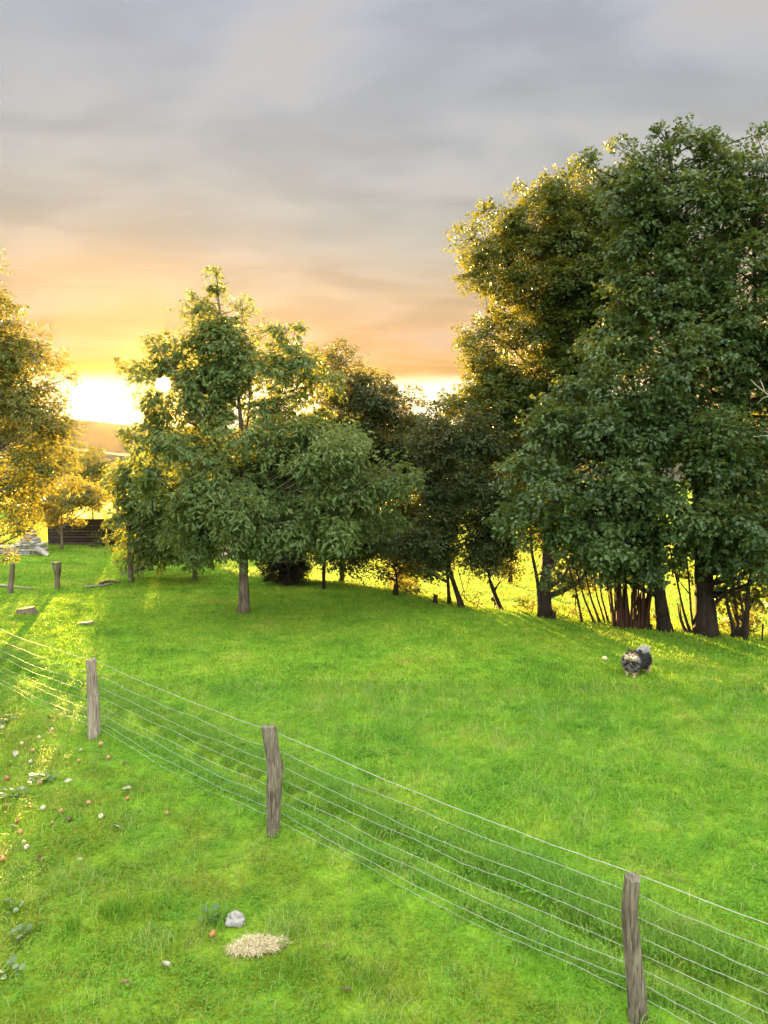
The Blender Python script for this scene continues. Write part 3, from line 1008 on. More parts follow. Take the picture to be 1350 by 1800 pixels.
# --- bleached dead branch reaching in at the edge of the frame
b3 = at(1470, 900, 12.0)
t = thing("dead_tree", "bare bleached branches reaching into the maple from outside the frame", "tree", (b3[0], 12.0, float(Zg(b3[0], 12.0))))
mb = MB()
b0 = np.array(t.location)
tube(mb, spline([b0 + [0, 0, -.1], b0 + [.05, 0, 2], at(1440, 760, 12), at(1430, 560, 12)], 18) - b0, np.linspace(.12, .03, 18), 8, True, .15)
for pts, r in [([(1445, 800), (1400, 770), (1352, 764), (1335, 766), (1324, 768)], .022), ([(1438, 720), (1380, 716), (1345, 690), (1330, 680), (1320, 668)], .025),
               ([(1352, 696), (1340, 700), (1330, 712)], .010), ([(1345, 690), (1340, 676), (1336, 668)], .008), ([(1360, 764), (1345, 758)], .008)]:
    P = spline([at(u, v, 12 + .1 * i) for i, (u, v) in enumerate(pts)], 9)
    tube(mb, P - b0, np.linspace(r, .005, 9), 6, True, .15)
mb.build("branches", M_dead, t, smooth=True)

# ------------------------------------------------------------------ wire fence
feet_px = [(1122, 1794), (480, 1467), (165, 1297)]
feet = [ground(*p) for p in feet_px]
f4 = ground(-26, 1206)
f0 = feet[0] + (feet[0] - feet[1]) * 0.95
f0[2] = float(Zg(f0[0], f0[1]))
f5 = f4 + (f4 - feet[2]) * 1.0
f5[2] = float(Zg(f5[0], f5[1]))
allfeet = [f0] + feet + [f4, f5]
fence = thing("wire_fence", "sheep netting fence of galvanised wires on rough split posts crossing the lawn", "fence", feet[1])
fo = np.array(feet[1])


def rough_post(path, radii, seed, ncap=14, rings=34, notch=None, knot=None):
    """split, weathered post: vertical grooves, a bend, a sawn top"""
    m = MB()
    P = spline(path, rings)
    r = np.interp(np.linspace(0, 1, rings), np.linspace(0, 1, len(radii)), radii)
    sides = 22
    T, A, B = frames(P)
    th = np.linspace(0, 2 * math.pi, sides, endpoint=False)
    hh = np.linspace(0, 1, rings)
    TH, HH = np.meshgrid(th, hh)
    gro = vnoise(np.stack([np.cos(TH) * 3.2, np.sin(TH) * 3.2, HH * 2.2], -1), seed) - 0.5
    gro2 = vnoise(np.stack([np.cos(TH) * 7, np.sin(TH) * 7, HH * 5], -1), seed + 3) - 0.5
    RR = r[:, None] * (1 + 0.26 * gro + 0.13 * gro2)
    if notch:
        a0, h0, dep = notch
        RR = RR * (1 - dep * (np.cos(TH - a0) > 0.35) * sstep(HH, h0 - .01, h0 + .03))
    if knot:
        a0, h0 = knot
        dd = ((TH - a0 + math.pi) % (2 * math.pi) - math.pi) ** 2 / 0.16 + ((HH - h0) / 0.055) ** 2
        RR = RR * (1 + 0.22 * np.exp(-(np.sqrt(dd) - 1.2) ** 2 * 5) - 0.35 * np.exp(-dd * 1.4))
    V = P[:, None] + A[:, None] * (np.cos(TH) * RR)[..., None] + B[:, None] * (np.sin(TH) * RR)[..., None]
    V[-1, :, 2] += (vnoise(np.stack([np.cos(th) * 2, np.sin(th) * 2, th * 0], -1), seed + 8) - 0.5) * 0.05
    i = np.arange(rings - 1)[:, None] * sides
    j = np.arange(sides)[None]
    k = (j + 1) % sides
    m.add(V.reshape(-1, 3), np.stack([i + j, i + k, i + sides + k, i + sides + j], -1).reshape(-1, 4))
    # sawn, cracked top
    top = V[-1]
    c = top.mean(0)
    inner = c + (top - c) * 0.55 + np.array([0, 0, 0.006])
    m.add(np.concatenate([top, inner, [c + np.array([0, 0, -0.004])]]),
          [np.array([[a, (a + 1) % sides, sides + (a + 1) % sides, sides + a] for a in range(sides)]),
           np.array([[sides + a, sides + (a + 1) % sides, 2 * sides] for a in range(sides)])])
    return m


def post_path(foot, pxs):
    P = [np.array(foot) - np.array([0, 0, 0.12])]
    for (u, v) in pxs:
        P.append(at(u, v, foot[1]))
    return np.array(P)


posts = []
specs = [
    (feet[0], [(1121, 1760), (1114, 1690), (1107, 1610), (1109, 1565), (1112, 1541)], [.068, .066, .062, .058, .056], 31, None, None, M_post, None),
    (feet[1], [(481, 1440), (483, 1400), (484, 1350), (477, 1310), (472, 1277)], [.078, .075, .080, .086, .080, .078], 37, None, (4.4, 0.66), M_post, "thick dark post with a knot hole and a bend near its top"),
    (feet[2], [(166, 1270), (165, 1235), (162, 1200), (159, 1160)], [.085, .085, .080, .072, .066], 41, (0.4, 0.60, 0.30), None, M_post_pale, "pale grey split post with a notch cut in its upper half"),
]
for foot, pxs, rad, sd_, notch, knot, mm, lab in specs:
    P = post_path(foot, pxs)
    o = rough_post(P - fo, rad, sd_, notch=notch, knot=knot).build("post", mm, fence, smooth=True)
    if lab:
        o['label'] = lab
    posts.append(P)
for foot, hgt, sd_ in ((f0, 1.15, 51), (f4, 1.16, 53), (f5, 1.15, 57)):
    P = np.array([foot - [0, 0, .12], foot + [.01, 0, .5], foot + [.03, .0, hgt]])
    rough_post(P - fo, [.07, .068, .064], sd_).build("post", M_post, fence, smooth=True)
    posts.append(P)
order = [posts[3], posts[0], posts[1], posts[2], posts[4], posts[5]]
HGT = [1.12, 0.915, 0.745, 0.60, 0.465, 0.345, 0.225, 0.125]
N3 = np.array([FN[0], FN[1], 0])


def on_post(P, h):
    z0 = P[0][2] + 0.12
    z = z0 + h
    x = np.interp(z, P[:, 2], P[:, 0])
    y = np.interp(z, P[:, 2], P[:, 1])
    return np.array([x, y, min(z, P[-1][2] - 0.015)])


wr = np.random.default_rng(3)
wire_paths = []
for wi, h in enumerate(HGT):
    m = MB()
    pts = []
    for a, bq in zip(order[:-1], order[1:]):
        A0 = on_post(a, h) + N3 * 0.078
        B0 = on_post(bq, h) + N3 * 0.078
        n = 46
        t = np.linspace(0, 1, n, endpoint=False)[:, None]
        q = A0 + (B0 - A0) * t
        sag = 0.035 + 0.03 * wr.random() + (0.02 if wi > 5 else 0)
        q[:, 2] -= (4 * t * (1 - t))[:, 0] * sag
        amp = 0.006 if wi == 0 else 0.011
        k1 = np.interp(np.arange(n), np.arange(0, n + 6, 6), wr.normal(0, amp, len(np.arange(0, n + 6, 6))))
        q[:, 2] += k1 * np.minimum(1, 6 * (t * (1 - t))[:, 0])
        q[:, 2] += wr.normal(0, 0.0016, n)
        if wi == 7:
            q[:, 2] += 0.03 * np.sin(t[:, 0] * 9 + wi) * (4 * t * (1 - t))[:, 0]
        q[:, :2] += N3[:2] * wr.normal(0, 0.002, (n, 1))
        pts.append(q)
    pts = np.concatenate(pts)
    zmin = Zg(pts[:, 0], pts[:, 1]) + 0.035
    pts[:, 2] = np.maximum(pts[:, 2], zmin)
    wire_paths.append(pts)
    tube(m, pts - fo, 0.0026 if wi == 0 else 0.0017, 5, True)
    m.build("wire", M_wire, fence, smooth=True)
# a few upright stay wires survive between the lines
for seg_i, a0 in ((46 + 20, 2), (46 + 33, 1), (92 + 22, 3), (92 + 14, 4), (92 + 31, 4), (138 + 18, 2), (46 + 9, 5), (46 + 26, 5), (92 + 6, 6)):
    p0, p1 = wire_paths[a0][seg_i], wire_paths[min(a0 + 1, 7)][seg_i + 1]
    m = MB()
    tube(m, np.array([p0 + [0, 0, .015], (p0 + p1) / 2 + [.012, 0, 0], p1 - [0, 0, .03]]) - fo, 0.0017, 4, True)
    m.build("stay_wire", M_wire, fence)
# loose twist of wire on each near post
# ------------------------------------------------------------------ other old posts
def lone_post(name, label, foot_px, pts, rad, mm, seed, notch=None, group=None, dd=0):
    f = ground(*foot_px)
    if dd:
        f = f + np.array([0, 0, 0])
    t_ = rough_post(post_path(f, pts) - f, rad, seed, notch=notch, rings=20)
    o = t_.build(name, mm, None, smooth=True, loc=f)
    return tag(o, label, "post", group)


lone_post("fence_post", "old post with a forked knobbly head standing on the grass below the stone stack", (101, 1036), [(101, 1022), (101, 1008), (100, 998), (99, 988)], [.085, .08, .08, .085, .13, .15], M_bark, 61)
lone_post("fence_post", "thin leaning old post beside a fallen rail", (17, 1043), [(19, 1028), (21, 1010), (22, 990)], [.095, .08, .075, .065], M_bark, 63)
for k, (u, v, top, r_, lab) in enumerate([
        (569, 1036, 985, .055, "slim upright post at the lawn's lip beneath the young oak's end branch"),
        (507, 1030, 985, .06, "grey post standing against the dark straight-sided shrub"),
        (696, 1047, 1028, .085, "short broad post stump beside a thin bent hedgerow stem"),
        (765, 1060, 1046, .07, "short dark post stump alone on the lawn's edge"),
        (973, 1089, 1076, .05, "short post leaning beside the tall oak's foot"),
        (1142, 1107, 1098, .06, "short post between the coppice stool and the straight bare trunk"),
        (1340, 1128, 1098, .018, "thin metal stake at the far end of the hedgerow")]):
    lone_post("fence_post", lab, (u, v), [(u, (v + top) / 2), (u + 1, top)], [r_, r_, r_ * .9], M_dark_bark, 70 + k)

# fallen rail and branches
def log(name, label, pxs, r, mm, cat, seed, lift=0.03):
    P = np.array([ground(*p) + [0, 0, lift] for p in pxs])
    m = MB()
    tube(m, spline(P, 14) - P[0], np.linspace(r, r * .5, 14), 8, True, .25, seed)
    o = m.build(name, mm, None, smooth=True, loc=P[0])
    return tag(o, label, cat)


log("fallen_rail", "grey fallen rail lying across the foot of the leaning post", [(-12, 1031), (12, 1033), (34, 1036), (58, 1038)], .045, M_dead, "rail", 81, .06)
log("fallen_branch", "thin weathered branch lying in the grass near the forked post", [(150, 1035), (166, 1033), (182, 1032), (196, 1029)], .045, M_dead, "branch", 83, .05)
log("fallen_branch", "dark crooked root lying on the low earth mound", [(176, 1031), (186, 1026), (200, 1026), (212, 1027)], .06, M_bark, "branch", 85, .08)

# tree stump in the sunlit patch
f = ground(46, 1078)
t = thing("tree_stump", "low sawn tree stump with a reddish top in the sunlit grass", "stump", f)
m = MB()
prof = [(-.05, .25), (.05, .21), (.10, .185), (.14, .18)]
th = np.linspace(0, 2 * math.pi, 24, endpoint=False)
V = []
for z, r_ in prof:
    rr = r_ * (1 + .22 * (vnoise(np.stack([np.cos(th) * 1.6, np.sin(th) * 1.6, th * 0 + z], -1), 5) - .5) + .1 * (vnoise(np.stack([np.cos(th) * 5, np.sin(th) * 5, th * 0], -1), 6) - .5))
    V.append(np.stack([np.cos(th) * rr * 1.25, np.sin(th) * rr, th * 0 + z + .03 * np.cos(th)], 1))
V = np.concatenate(V)
i = np.arange(3)[:, None] * 24
j = np.arange(24)[None]
k = (j + 1) % 24
m.add(V, np.stack([i + j, i + k, i + 24 + k, i + 24 + j], -1).reshape(-1, 4))
m.build("bark", M_bark, t, smooth=True)
m = MB()
top = V[-24:] * np.array([.97, .97, 1]) + [0, 0, .003]
m.add(np.concatenate([top, [top.mean(0) + [0, 0, .012]]]), np.array([[a, (a + 1) % 24, 24] for a in range(24)]))
m.build("sawn_top", plain_mat("reddish_heartwood", (.34, .15, .08), .8, 0, .5, 9), t)

# flat pale board in the grass
f = ground(150, 1098)
m = MB()
bmv = bmesh.new()
bmesh.ops.create_cube(bmv, size=1)
for v_ in bmv.verts:
    v_.co = Vector((v_.co.x * .34 + v_.co.y * .05, v_.co.y * .13, v_.co.z * .05 + .03 * v_.co.x))
bmesh.ops.bevel(bmv, geom=list(bmv.edges), offset=.008, segments=1, affect='EDGES')
me = bpy.data.meshes.new("flat_stone")
bmv.to_mesh(me)
bmv.free()
me.materials.append(plain_mat("pale_stone", (.20, .185, .17), .85, 0, .3, 20))
o = bpy.data.objects.new("flat_stone", me)
C.objects.link(o)
o.location = f + [0, 0, .04]
tag(o, "flat pale stone lying alone on the shaded lawn", "stone")

# ------------------------------------------------------------------ stack of stone slabs
M_slab = plain_mat("pale_slate", (.27, .26, .24), .8, 0, .45, 6)
sr = np.random.default_rng(12)
st_y = ground(60, 976)[1] + .3
kx = px(st_y)
courses = [(-40, 80, 6), (-40, 79, 6), (-30, 80, 5), (-10, 76, 4), (30, 78, 3), (36, 68, 2), (40, 68, 2), (46, 62, 1), (44, 64, 1), (50, 62, 1)]
zc = float(Zg(at(40, 976, st_y)[0], st_y)) - .02
slab_n = 0
for ci, (u0, u1, n) in enumerate(courses):
    hgt = .105 * sr.uniform(.8, 1.15)
    cuts = np.sort(np.concatenate([[u0, u1], u0 + (u1 - u0) * (np.arange(1, n) + sr.uniform(-.25, .25, n - 1)) / n])) if n > 1 else np.array([u0, u1])
    for a, c in zip(cuts[:-1], cuts[1:]):
        xa, xb = at(a, 950, st_y)[0], at(c, 950, st_y)[0]
        bmv = bmesh.new()
        bmesh.ops.create_cube(bmv, size=1)
        bmesh.ops.subdivide_edges(bmv, edges=[e for e in bmv.edges if abs(e.verts[0].co.x - e.verts[1].co.x) > .5], cuts=3)
        L_, Dp = (xb - xa) * .97, .55 * sr.uniform(.85, 1.2)
        for v_ in bmv.verts:
            jx = sr.uniform(-.02, .02)
            v_.co = Vector((v_.co.x * L_ + jx, v_.co.y * Dp + sr.uniform(-.03, .03), v_.co.z * hgt * .9 * sr.uniform(.85, 1.05)))
        bmesh.ops.bevel(bmv, geom=list(bmv.edges), offset=.012, segments=1, affect='EDGES')
        me = bpy.data.meshes.new("stone_slab")
        bmv.to_mesh(me)
        bmv.free()
        me.materials.append(M_slab)
        o = bpy.data.objects.new("stone_slab", me)
        C.objects.link(o)
        o.location = ((xa + xb) / 2, st_y + sr.uniform(-.06, .06), zc + hgt / 2)
        o.rotation_euler = (0, R(sr.uniform(-1.2, 1.2)), R(sr.uniform(-5, 5)))
        lab = "pale stone slab lying in the stack beneath the orchard tree"
        if ci == len(courses) - 1:
            lab = "short topmost slab of the pale stone stack"
        tag(o, lab, "slab", "stacked stone slabs", "thing")
        slab_n += 1
    zc += hgt
# one slab leaning on the end of the stack
bmv = bmesh.new()
bmesh.ops.create_cube(bmv, size=1)
for v_ in bmv.verts:
    v_.co = Vector((v_.co.x * .55 + .04 * v_.co.y, v_.co.y * .4, v_.co.z * .09))
bmesh.ops.bevel(bmv, geom=list(bmv.edges), offset=.012, segments=1, affect='EDGES')
me = bpy.data.meshes.new("stone_slab")
bmv.to_mesh(me)
bmv.free()
me.materials.append(M_slab)
o = bpy.data.objects.new("stone_slab", me)
C.objects.link(o)
p = at(74, 972, st_y - .45)
o.location = (p[0], p[1], float(Zg(p[0], p[1])) + .18)
o.rotation_euler = (R(10), R(38), R(20))
tag(o, "small slab leaning against the end of the stone stack", "slab", "stacked stone slabs", "thing")

# ------------------------------------------------------------------ dark plank wall behind the fruit tree
wy = ground(110, 966)[1] + 1.6
wx0, wx1 = at(84, 950, wy)[0], at(205, 950, wy)[0]
wz0 = float(Zg((wx0 + wx1) / 2, wy))
wtop = at(100, 912, wy)[2]
t = thing("plank_wall", "dark brown wall of horizontal planks behind the fruit tree", "wall", ((wx0 + wx1) / 2, wy, wz0))
m = MB()
nb = 9
ph = (wtop - wz0) / nb
wc = np.array(t.location)
for k in range(nb):
    z0 = wz0 + k * ph - (0.1 if k == 0 else 0)
    z1 = wz0 + (k + 1) * ph + (.02 if k % 2 else -.002)
    y0 = wy + (.012 if k % 2 else 0)
    Vb = np.array([[x, y, z] for z in (z0, z1) for y in (y0, y0 + .04) for x in (wx0, wx1)]) - wc
    m.add(Vb, np.array([[0, 1, 5, 4], [1, 3, 7, 5], [3, 2, 6, 7], [2, 0, 4, 6], [4, 5, 7, 6], [0, 2, 3, 1]]))
m.build("planks", plain_mat("dark_planks", (.026, .016, .011), .85, 0, .5, 5), t)
for f_ in (0.02, .35, .68, .98):
    m = MB()
    x = wx0 + (wx1 - wx0) * f_
    tube(m, np.array([[x, wy + .11, wz0 - .2], [x, wy + .11, wtop - .03]]) - wc, .05, 8)
    m.build("post", M_dark_bark, t, smooth=True)

# ------------------------------------------------------------------ far house and shed
def house(name, label, cat, cx, cy, w_, d_, zb, zeave, zridge, wallc, roofc, rot=0, windows=()):
    t = thing(name, label, cat, (cx, cy, zb))
    t.rotation_euler = (0, 0, rot)
    h, rr = zeave - zb, zridge - zb
    m = MB()
    a, bb = w_ / 2, d_ / 2
    V = np.array([[-a, -bb, -.3], [a, -bb, -.3], [a, bb, -.3], [-a, bb, -.3], [-a, -bb, h], [a, -bb, h], [a, bb, h], [-a, bb, h], [-a, 0, rr], [a, 0, rr]])
    m.add(V, [np.array([[0, 1, 5, 4], [2, 3, 7, 6]]), np.array([[1, 2, 6, 9, 5], [3, 0, 4, 8, 7]])])
    m.build("wall", plain_mat(name + "_wall", wallc, .9, 0, .15, 2), t)
    m = MB()
    ov = .35
    sl_ = (rr - h) / bb
    for s_ in (-1, 1):
        y0, y1 = s_ * (bb + ov), 0.0
        z0, z1 = h - ov * sl_ + .03, rr + .03
        q = np.array([[-a - ov, y0, z0], [a + ov, y0, z0], [a + ov, y1, z1], [-a - ov, y1, z1]])
        m.add(np.concatenate([q, q + [0, 0, .12]]), np.array([[0, 1, 2, 3], [7, 6, 5, 4], [0, 4, 5, 1], [1, 5, 6, 2], [2, 6, 7, 3], [3, 7, 4, 0]]))
    m.build("roof", plain_mat(name + "_roof", roofc, .8, 0, .25, 3), t)
    for (wx_, wz_) in windows:
        m = MB()
        V = np.array([[x, y, z] for z in (wz_ - .6, wz_ + .6) for y in (-bb - .05, -bb + .05) for x in (wx_ - .45, wx_ + .45)])
        m.add(V, np.array([[0, 1, 5, 4], [1, 3, 7, 5], [2, 0, 4, 6], [4, 5, 7, 6], [0, 2, 3, 1]]))
        m.build("window", plain_mat("dark_glass", (.03, .03, .035), .15, 0, .1), t)
    return t


hx = at(110, 835, 118)
zb = float(Zg(hx[0], 118))
house("house", "far house with a greyish-pink roof in the haze below the hill", "house", hx[0] - 1, 118, 9, 8, zb, at(110, 858, 118)[2], at(110, 822, 118)[2], (.25, .21, .18), (.14, .10, .09), R(8), ((-2, 1.4), (2, 1.4)))
hx = at(420, 975, 44)
zb = float(Zg(hx[0], 44))
house("shed", "low grey-roofed shed glimpsed under the young oak's branches", "shed", hx[0], 44, 2.6, 2.4, zb, at(420, 986, 44)[2], at(420, 966, 44)[2], (.16, .15, .14), (.085, .08, .085), R(-10))

# ------------------------------------------------------------------ apples and litter in the grass
APPLE = {
    'red': [(.20, .045, .03), (.22, .10, .06)], 'blush': [(.33, .12, .07), (.32, .26, .15)], 'cream': [(.33, .31, .16), (.36, .30, .18)],
    'orange': [(.32, .10, .035), (.32, .20, .08)], 'white': [(.40, .37, .28), (.34, .29, .20)], 'brown': [(.05, .028, .018), (.12, .065, .04)]}


def apple_mat(kind):
    m, t = mat("apple_" + kind)
    a, b_ = APPLE[kind]
    tcn = t.n('ShaderNodeTexCoord')
    nz = t.noise(tcn.outputs['Object'], 16, 3, .6)
    col = t.ramp(nz, [(.42, (*a, 1)), (.60, (*b_, 1))])
    p = t.n('ShaderNodeBsdfPrincipled')
    t.link(col, p.inputs['Base Color'])
    p.inputs['Roughness'].default_value = .35
    return finish(m, t, p.outputs[0])


AM = {k: apple_mat(k) for k in APPLE}
M_stalk = plain_mat("apple_stalk", (.08, .05, .03), .8)
M_flesh = plain_mat("bitten_flesh", (.26, .17, .09), .7, 0, .4, 25)


def apple_mesh(r, bite, seed):
    m = MB()
    nu, nv = 18, 12
    th = np.linspace(0, 2 * math.pi, nu, endpoint=False)
    ph = np.linspace(.02, math.pi - .02, nv)
    PH, TH = np.meshgrid(ph, th, indexing='ij')
    rr = 1 - .42 * np.exp(-(PH / .38) ** 2) - .22 * np.exp(-((math.pi - PH) / .3) ** 2)
    rr = rr * (1 + .05 * np.cos(5 * TH) * (PH > 2)) * (1 + .05 * np.sin(PH * 2))
    x, y, z = rr * np.sin(PH) * np.cos(TH), rr * np.sin(PH) * np.sin(TH), rr * np.cos(PH) * .92
    if bite:
        dd = np.sqrt((x + .85) ** 2 + (y + .55) ** 2 + (z - .35) ** 2)
        k_ = np.clip((.62 - dd) / .62, 0, 1)
        x, y, z = x * (1 - .75 * k_), y * (1 - .75 * k_), z * (1 - .75 * k_)
    i = np.arange(nv - 1)[:, None] * nu
    j = np.arange(nu)[None]
    k = (j + 1) % nu
    m.add(np.stack([x, y, z], -1).reshape(-1, 3) * r, [np.stack([i + j, i + nu + j, i + nu + k, i + k], -1).reshape(-1, 4), np.arange(nu)[None], (np.arange(nu) + (nv - 1) * nu)[None, ::-1]])
    return m


ar = np.random.default_rng(44)
apples = [
    (91, 1285, 9, 'blush', 0, "half red half white windfall just below the sunlit patch of grass"),
    (127, 1284, 8, 'blush', 1, "bitten pale windfall with a red hollow between the sunlit patch and the pale split post"),
    (69, 1297, 7, 'white', 0, "round white windfall below the sunlit patch"),
    (39, 1308, 9, 'cream', 1, "pale windfall with a brown hollow on the thin turf below the sunlit patch"),
    (44, 1318, 5, 'red', 0, "tiny red windfall touching a pale hollow one"),
    (57, 1322, 9, 'red', 1, "red bitten windfall above a torn white piece of apple"),
    (54, 1340, 8, 'white', 1, "torn white piece of windfall apple with an upturned edge"),
    (177, 1309, 10, 'blush', 0, "large pink and cream windfall beside the foot of the pale split post"),
    (191, 1333, 9, 'orange', 1, "orange-red windfall below the pale split post"),
    (142, 1320, 7, 'cream', 1, "yellowish sliver of windfall apple in line with the pale split post"),
    (139, 1338, 7, 'blush', 0, "small pink windfall under the yellowish apple sliver"),
    (219, 1342, 8, 'brown', 1, "rotten dark brown windfall nearest the fence wires"),
    (12, 1370, 10, 'red', 0, "plain bright red windfall beside the round-leaved weed"),
    (57, 1371, 11, 'cream', 0, "pale yellow windfall with a dark dimple against the round-leaved weed"),
    (69, 1378, 10, 'blush', 0, "pink windfall touching the pale yellow one by the round-leaved weed"),
    (76, 1423, 11, 'white', 0, "smooth white windfall lying on its own below the round-leaved weed"),
    (107, 1428, 10, 'blush', 0, "pink windfall just above a dark half rotten one"),
    (121, 1441, 11, 'brown', 1, "dark half rotten windfall with a pale split side"),
    (156, 1412, 9, 'blush', 0, "pink windfall in short grass with nothing near it"),
    (178, 1437, 11, 'cream', 0, "big cream windfall with a pink cheek, nearest the knotted post"),
    (30, 1446, 9, 'red', 1, "dull red windfall above a two-coloured one"),
    (36, 1464, 10, 'orange', 0, "windfall half orange and half pale yellow"),
    (42, 1482, 9, 'cream', 0, "yellow-green windfall directly above a hollowed pale one"),
    (47, 1491, 10, 'white', 1, "hollowed pale windfall with a brown hole"),
    (11, 1417, 9, 'red', 1, "dark red crushed windfall below the grey weed leaves"),
    (52, 1416, 7, 'orange', 0, "dull orange windfall beside the smooth white one"),
    (224, 1405, 8, 'orange', 0, "orange windfall beneath a curled grey leaf"),
    (294, 1430, 8, 'blush', 1, "faded pink windfall sunk in dry turf, farthest out toward the knotted post"),
    (5, 1279, 8, 'white', 0, "white windfall under the dark weed by the sunlit patch"),
    (92, 1450, 6, 'red', 0, "small dull red windfall sunk below the half rotten one"),
    (5, 1512, 10, 'orange', 0, "orange windfall in the small sunlit tuft at the picture's edge"),
    (4, 1400, 6, 'cream', 0, "small pale windfall among the grey weed leaves"),
    (374, 1645, 13, 'orange', 1, "bright orange-red bitten windfall beside the grey stone and the straw patch"),
]
for k, (u, v, dpx, kind, bite, lab) in enumerate(apples):
    p = ground(u, v + dpx * .3)
    rr = max(.024, dpx * px(math.hypot(p[1], 3)) * .5 * 1.0)
    rr = min(rr * .88, .04)
    o = apple_mesh(rr, bite, k).build("apple", AM[kind], None, smooth=True, loc=p + [0, 0, rr * .72 + .006])
    o.rotation_euler = (ar.uniform(-1, 1) * 1.1, ar.uniform(-1, 1) * 1.1, ar.uniform(0, 6.28))
    tag(o, lab, "apple", "windfall apples in the grass")
    m = MB()
    tube(m, np.array([[0, 0, rr * .5], [.002, 0, rr * .8], [.006, 0, rr * 1.15]]), [.0022, .0018, .0024], 5)
    m.build("stalk", M_stalk, o)
    if bite:
        m = MB()
        thb = np.linspace(0, 2 * math.pi, 10, endpoint=False)
        c = np.array([-.52, -.34, .22]) * rr
        nrm = unit(np.array([-.85, -.55, .35]))
        ax = unit(np.cross(nrm, [0, 0, 1.]))
        bx = np.cross(nrm, ax)
        ring = c + (ax * np.cos(thb)[:, None] + bx * np.sin(thb)[:, None]) * rr * .42 + nrm * rr * (.10 + .05 * np.sin(thb * 3))[:, None]
        m.add(np.concatenate([ring, [c + nrm * rr * .02]]), np.array([[a, (a + 1) % 10, 10] for a in range(10)]))
        m.build("bite", M_flesh, o, smooth=True)

# pale ball next to the dog
p = ground(1063, 1164)
bm_ = bmesh.new()
bmesh.ops.create_icosphere(bm_, subdivisions=3, radius=.048)
for v_ in bm_.verts:
    a = math.atan2(v_.co.y, v_.co.x) - 1.3 * math.sin(v_.co.z * 40)
    v_.co *= 1 - .03 * math.exp(-(math.sin(a) * 6) ** 2)
me = bpy.data.meshes.new("ball")
bm_.to_mesh(me)
bm_.free()
for pl in me.polygons:
    pl.use_smooth = True
me.materials.append(plain_mat("pale_felt", (.46, .44, .26), .9, 0, .08, 60))
o = bpy.data.objects.new("ball", me)
C.objects.link(o)
o.location = p + [0, 0, .075]
tag(o, "pale yellow ball lying in the grass in front of the dog's nose side", "ball")
o['label'] = "pale yellow ball lying on the lawn a step from the dog"


# fallen leaves
def fallen_leaf(u, v, s, kind, lab, k):
    p = ground(u, v)
    rg = np.random.default_rng(900 + k)
    nn = 9
    m = MB()
    t_ = np.linspace(0, 1, nn)
    wv = .30 * np.sin(np.pi * t_ ** .8) + .01
    curl = .22 * (t_ - .5) ** 2
    L_ = np.stack([t_ - .5, -wv, curl + wv * .5], 1)
    M_ = np.stack([t_ - .5, t_ * 0, curl], 1)
    Rr = np.stack([t_ - .5, wv, curl + wv * .65], 1)
    V = np.concatenate([L_, M_, Rr]) * s
    q = np.arange(nn - 1)
    m.add(V, np.concatenate([np.stack([q, q + 1, q + nn + 1, q + nn], 1), np.stack([q + nn, q + nn + 1, q + 2 * nn + 1, q + 2 * nn], 1)]))
    tube(m, np.array([[-.75, 0, .06], [-.6, 0, .05], [-.45, 0, .055]]) * s, .02 * s, 4)
    o = m.build("fallen_leaf", FL[kind], None, smooth=True, loc=p + [0, 0, .045])
    o.rotation_euler = (rg.uniform(-.5, .5), rg.uniform(-.4, .4), rg.uniform(0, 6.3))
    tag(o, lab, "leaf", "fallen leaves on the grass")


FL = {'brown': plain_mat("brown_leaf", (.16, .09, .05), .7, 0, .4, 20), 'grey': plain_mat("grey_leaf", (.24, .225, .19), .7, 0, .35, 20), 'dark': plain_mat("dark_leaf", (.07, .045, .035), .7, 0, .4, 20)}
for k, (u, v, s, kind, lab) in enumerate([
        (428, 1315, .11, 'brown', "brown leaf lying on the lawn beyond the fence near the knotted post"),
        (88, 1268, .16, 'brown', "long brown leaf at the rim of the sunlit patch"),
        (27, 1332, .12, 'grey', "grey curled leaf above the bright red windfall"),
        (120, 1380, .10, 'grey', "grey leaf with a dark half, to one side of the round-leaved weed"),
        (223, 1394, .12, 'grey', "curled grey leaf just above an orange windfall"),
        (71, 1517, .10, 'dark', "dark narrow leaf on a dry spot below the hollowed windfall"),
        (205, 1462, .11, 'grey', "crumpled whitish leaf below the big cream windfall"),
        (22, 1460, .08, 'grey', "small grey leaf between two windfalls"),
        (141, 1520, .06, 'grey', "tiny pale leaf alone in the short turf"),
        (292, 1705, .09, 'grey', "whitish upright leaf stuck in the grass below the bitten orange windfall"),
        (222, 1738, .09, 'brown', "brownish pink leaf on the thin turf close to the picture's bottom edge"),
        (610, 1750, .07, 'dark', "small black leaf with a white edge below the straw patch")]):
    fallen_leaf(u, v, s, kind, lab, k)

# grey stone
p = ground(414, 1624)
bm_ = bmesh.new()
bmesh.ops.create_icosphere(bm_, subdivisions=4, radius=1)
for v_ in bm_.verts:
    c = np.array(v_.co)
    n_ = float(vnoise(c[None] * 1.3, 71)[0]) - .5 + .5 * (float(vnoise(c[None] * 3.5, 72)[0]) - .5)
    c = c * (1 + .55 * n_)
    v_.co = Vector((c[0] * .088, c[1] * .065, max(c[2], -.4) * .075))
me = bpy.data.meshes.new("stone")
bm_.to_mesh(me)
bm_.free()
me.materials.append(plain_mat("grey_stone", (.20, .205, .195), .85, 0, .35, 30))
o = bpy.data.objects.new("stone", me)
C.objects.link(o)
o.location = p + [0, 0, .022]
tag(o, "half buried grey stone among grass blades behind the straw patch", "stone")

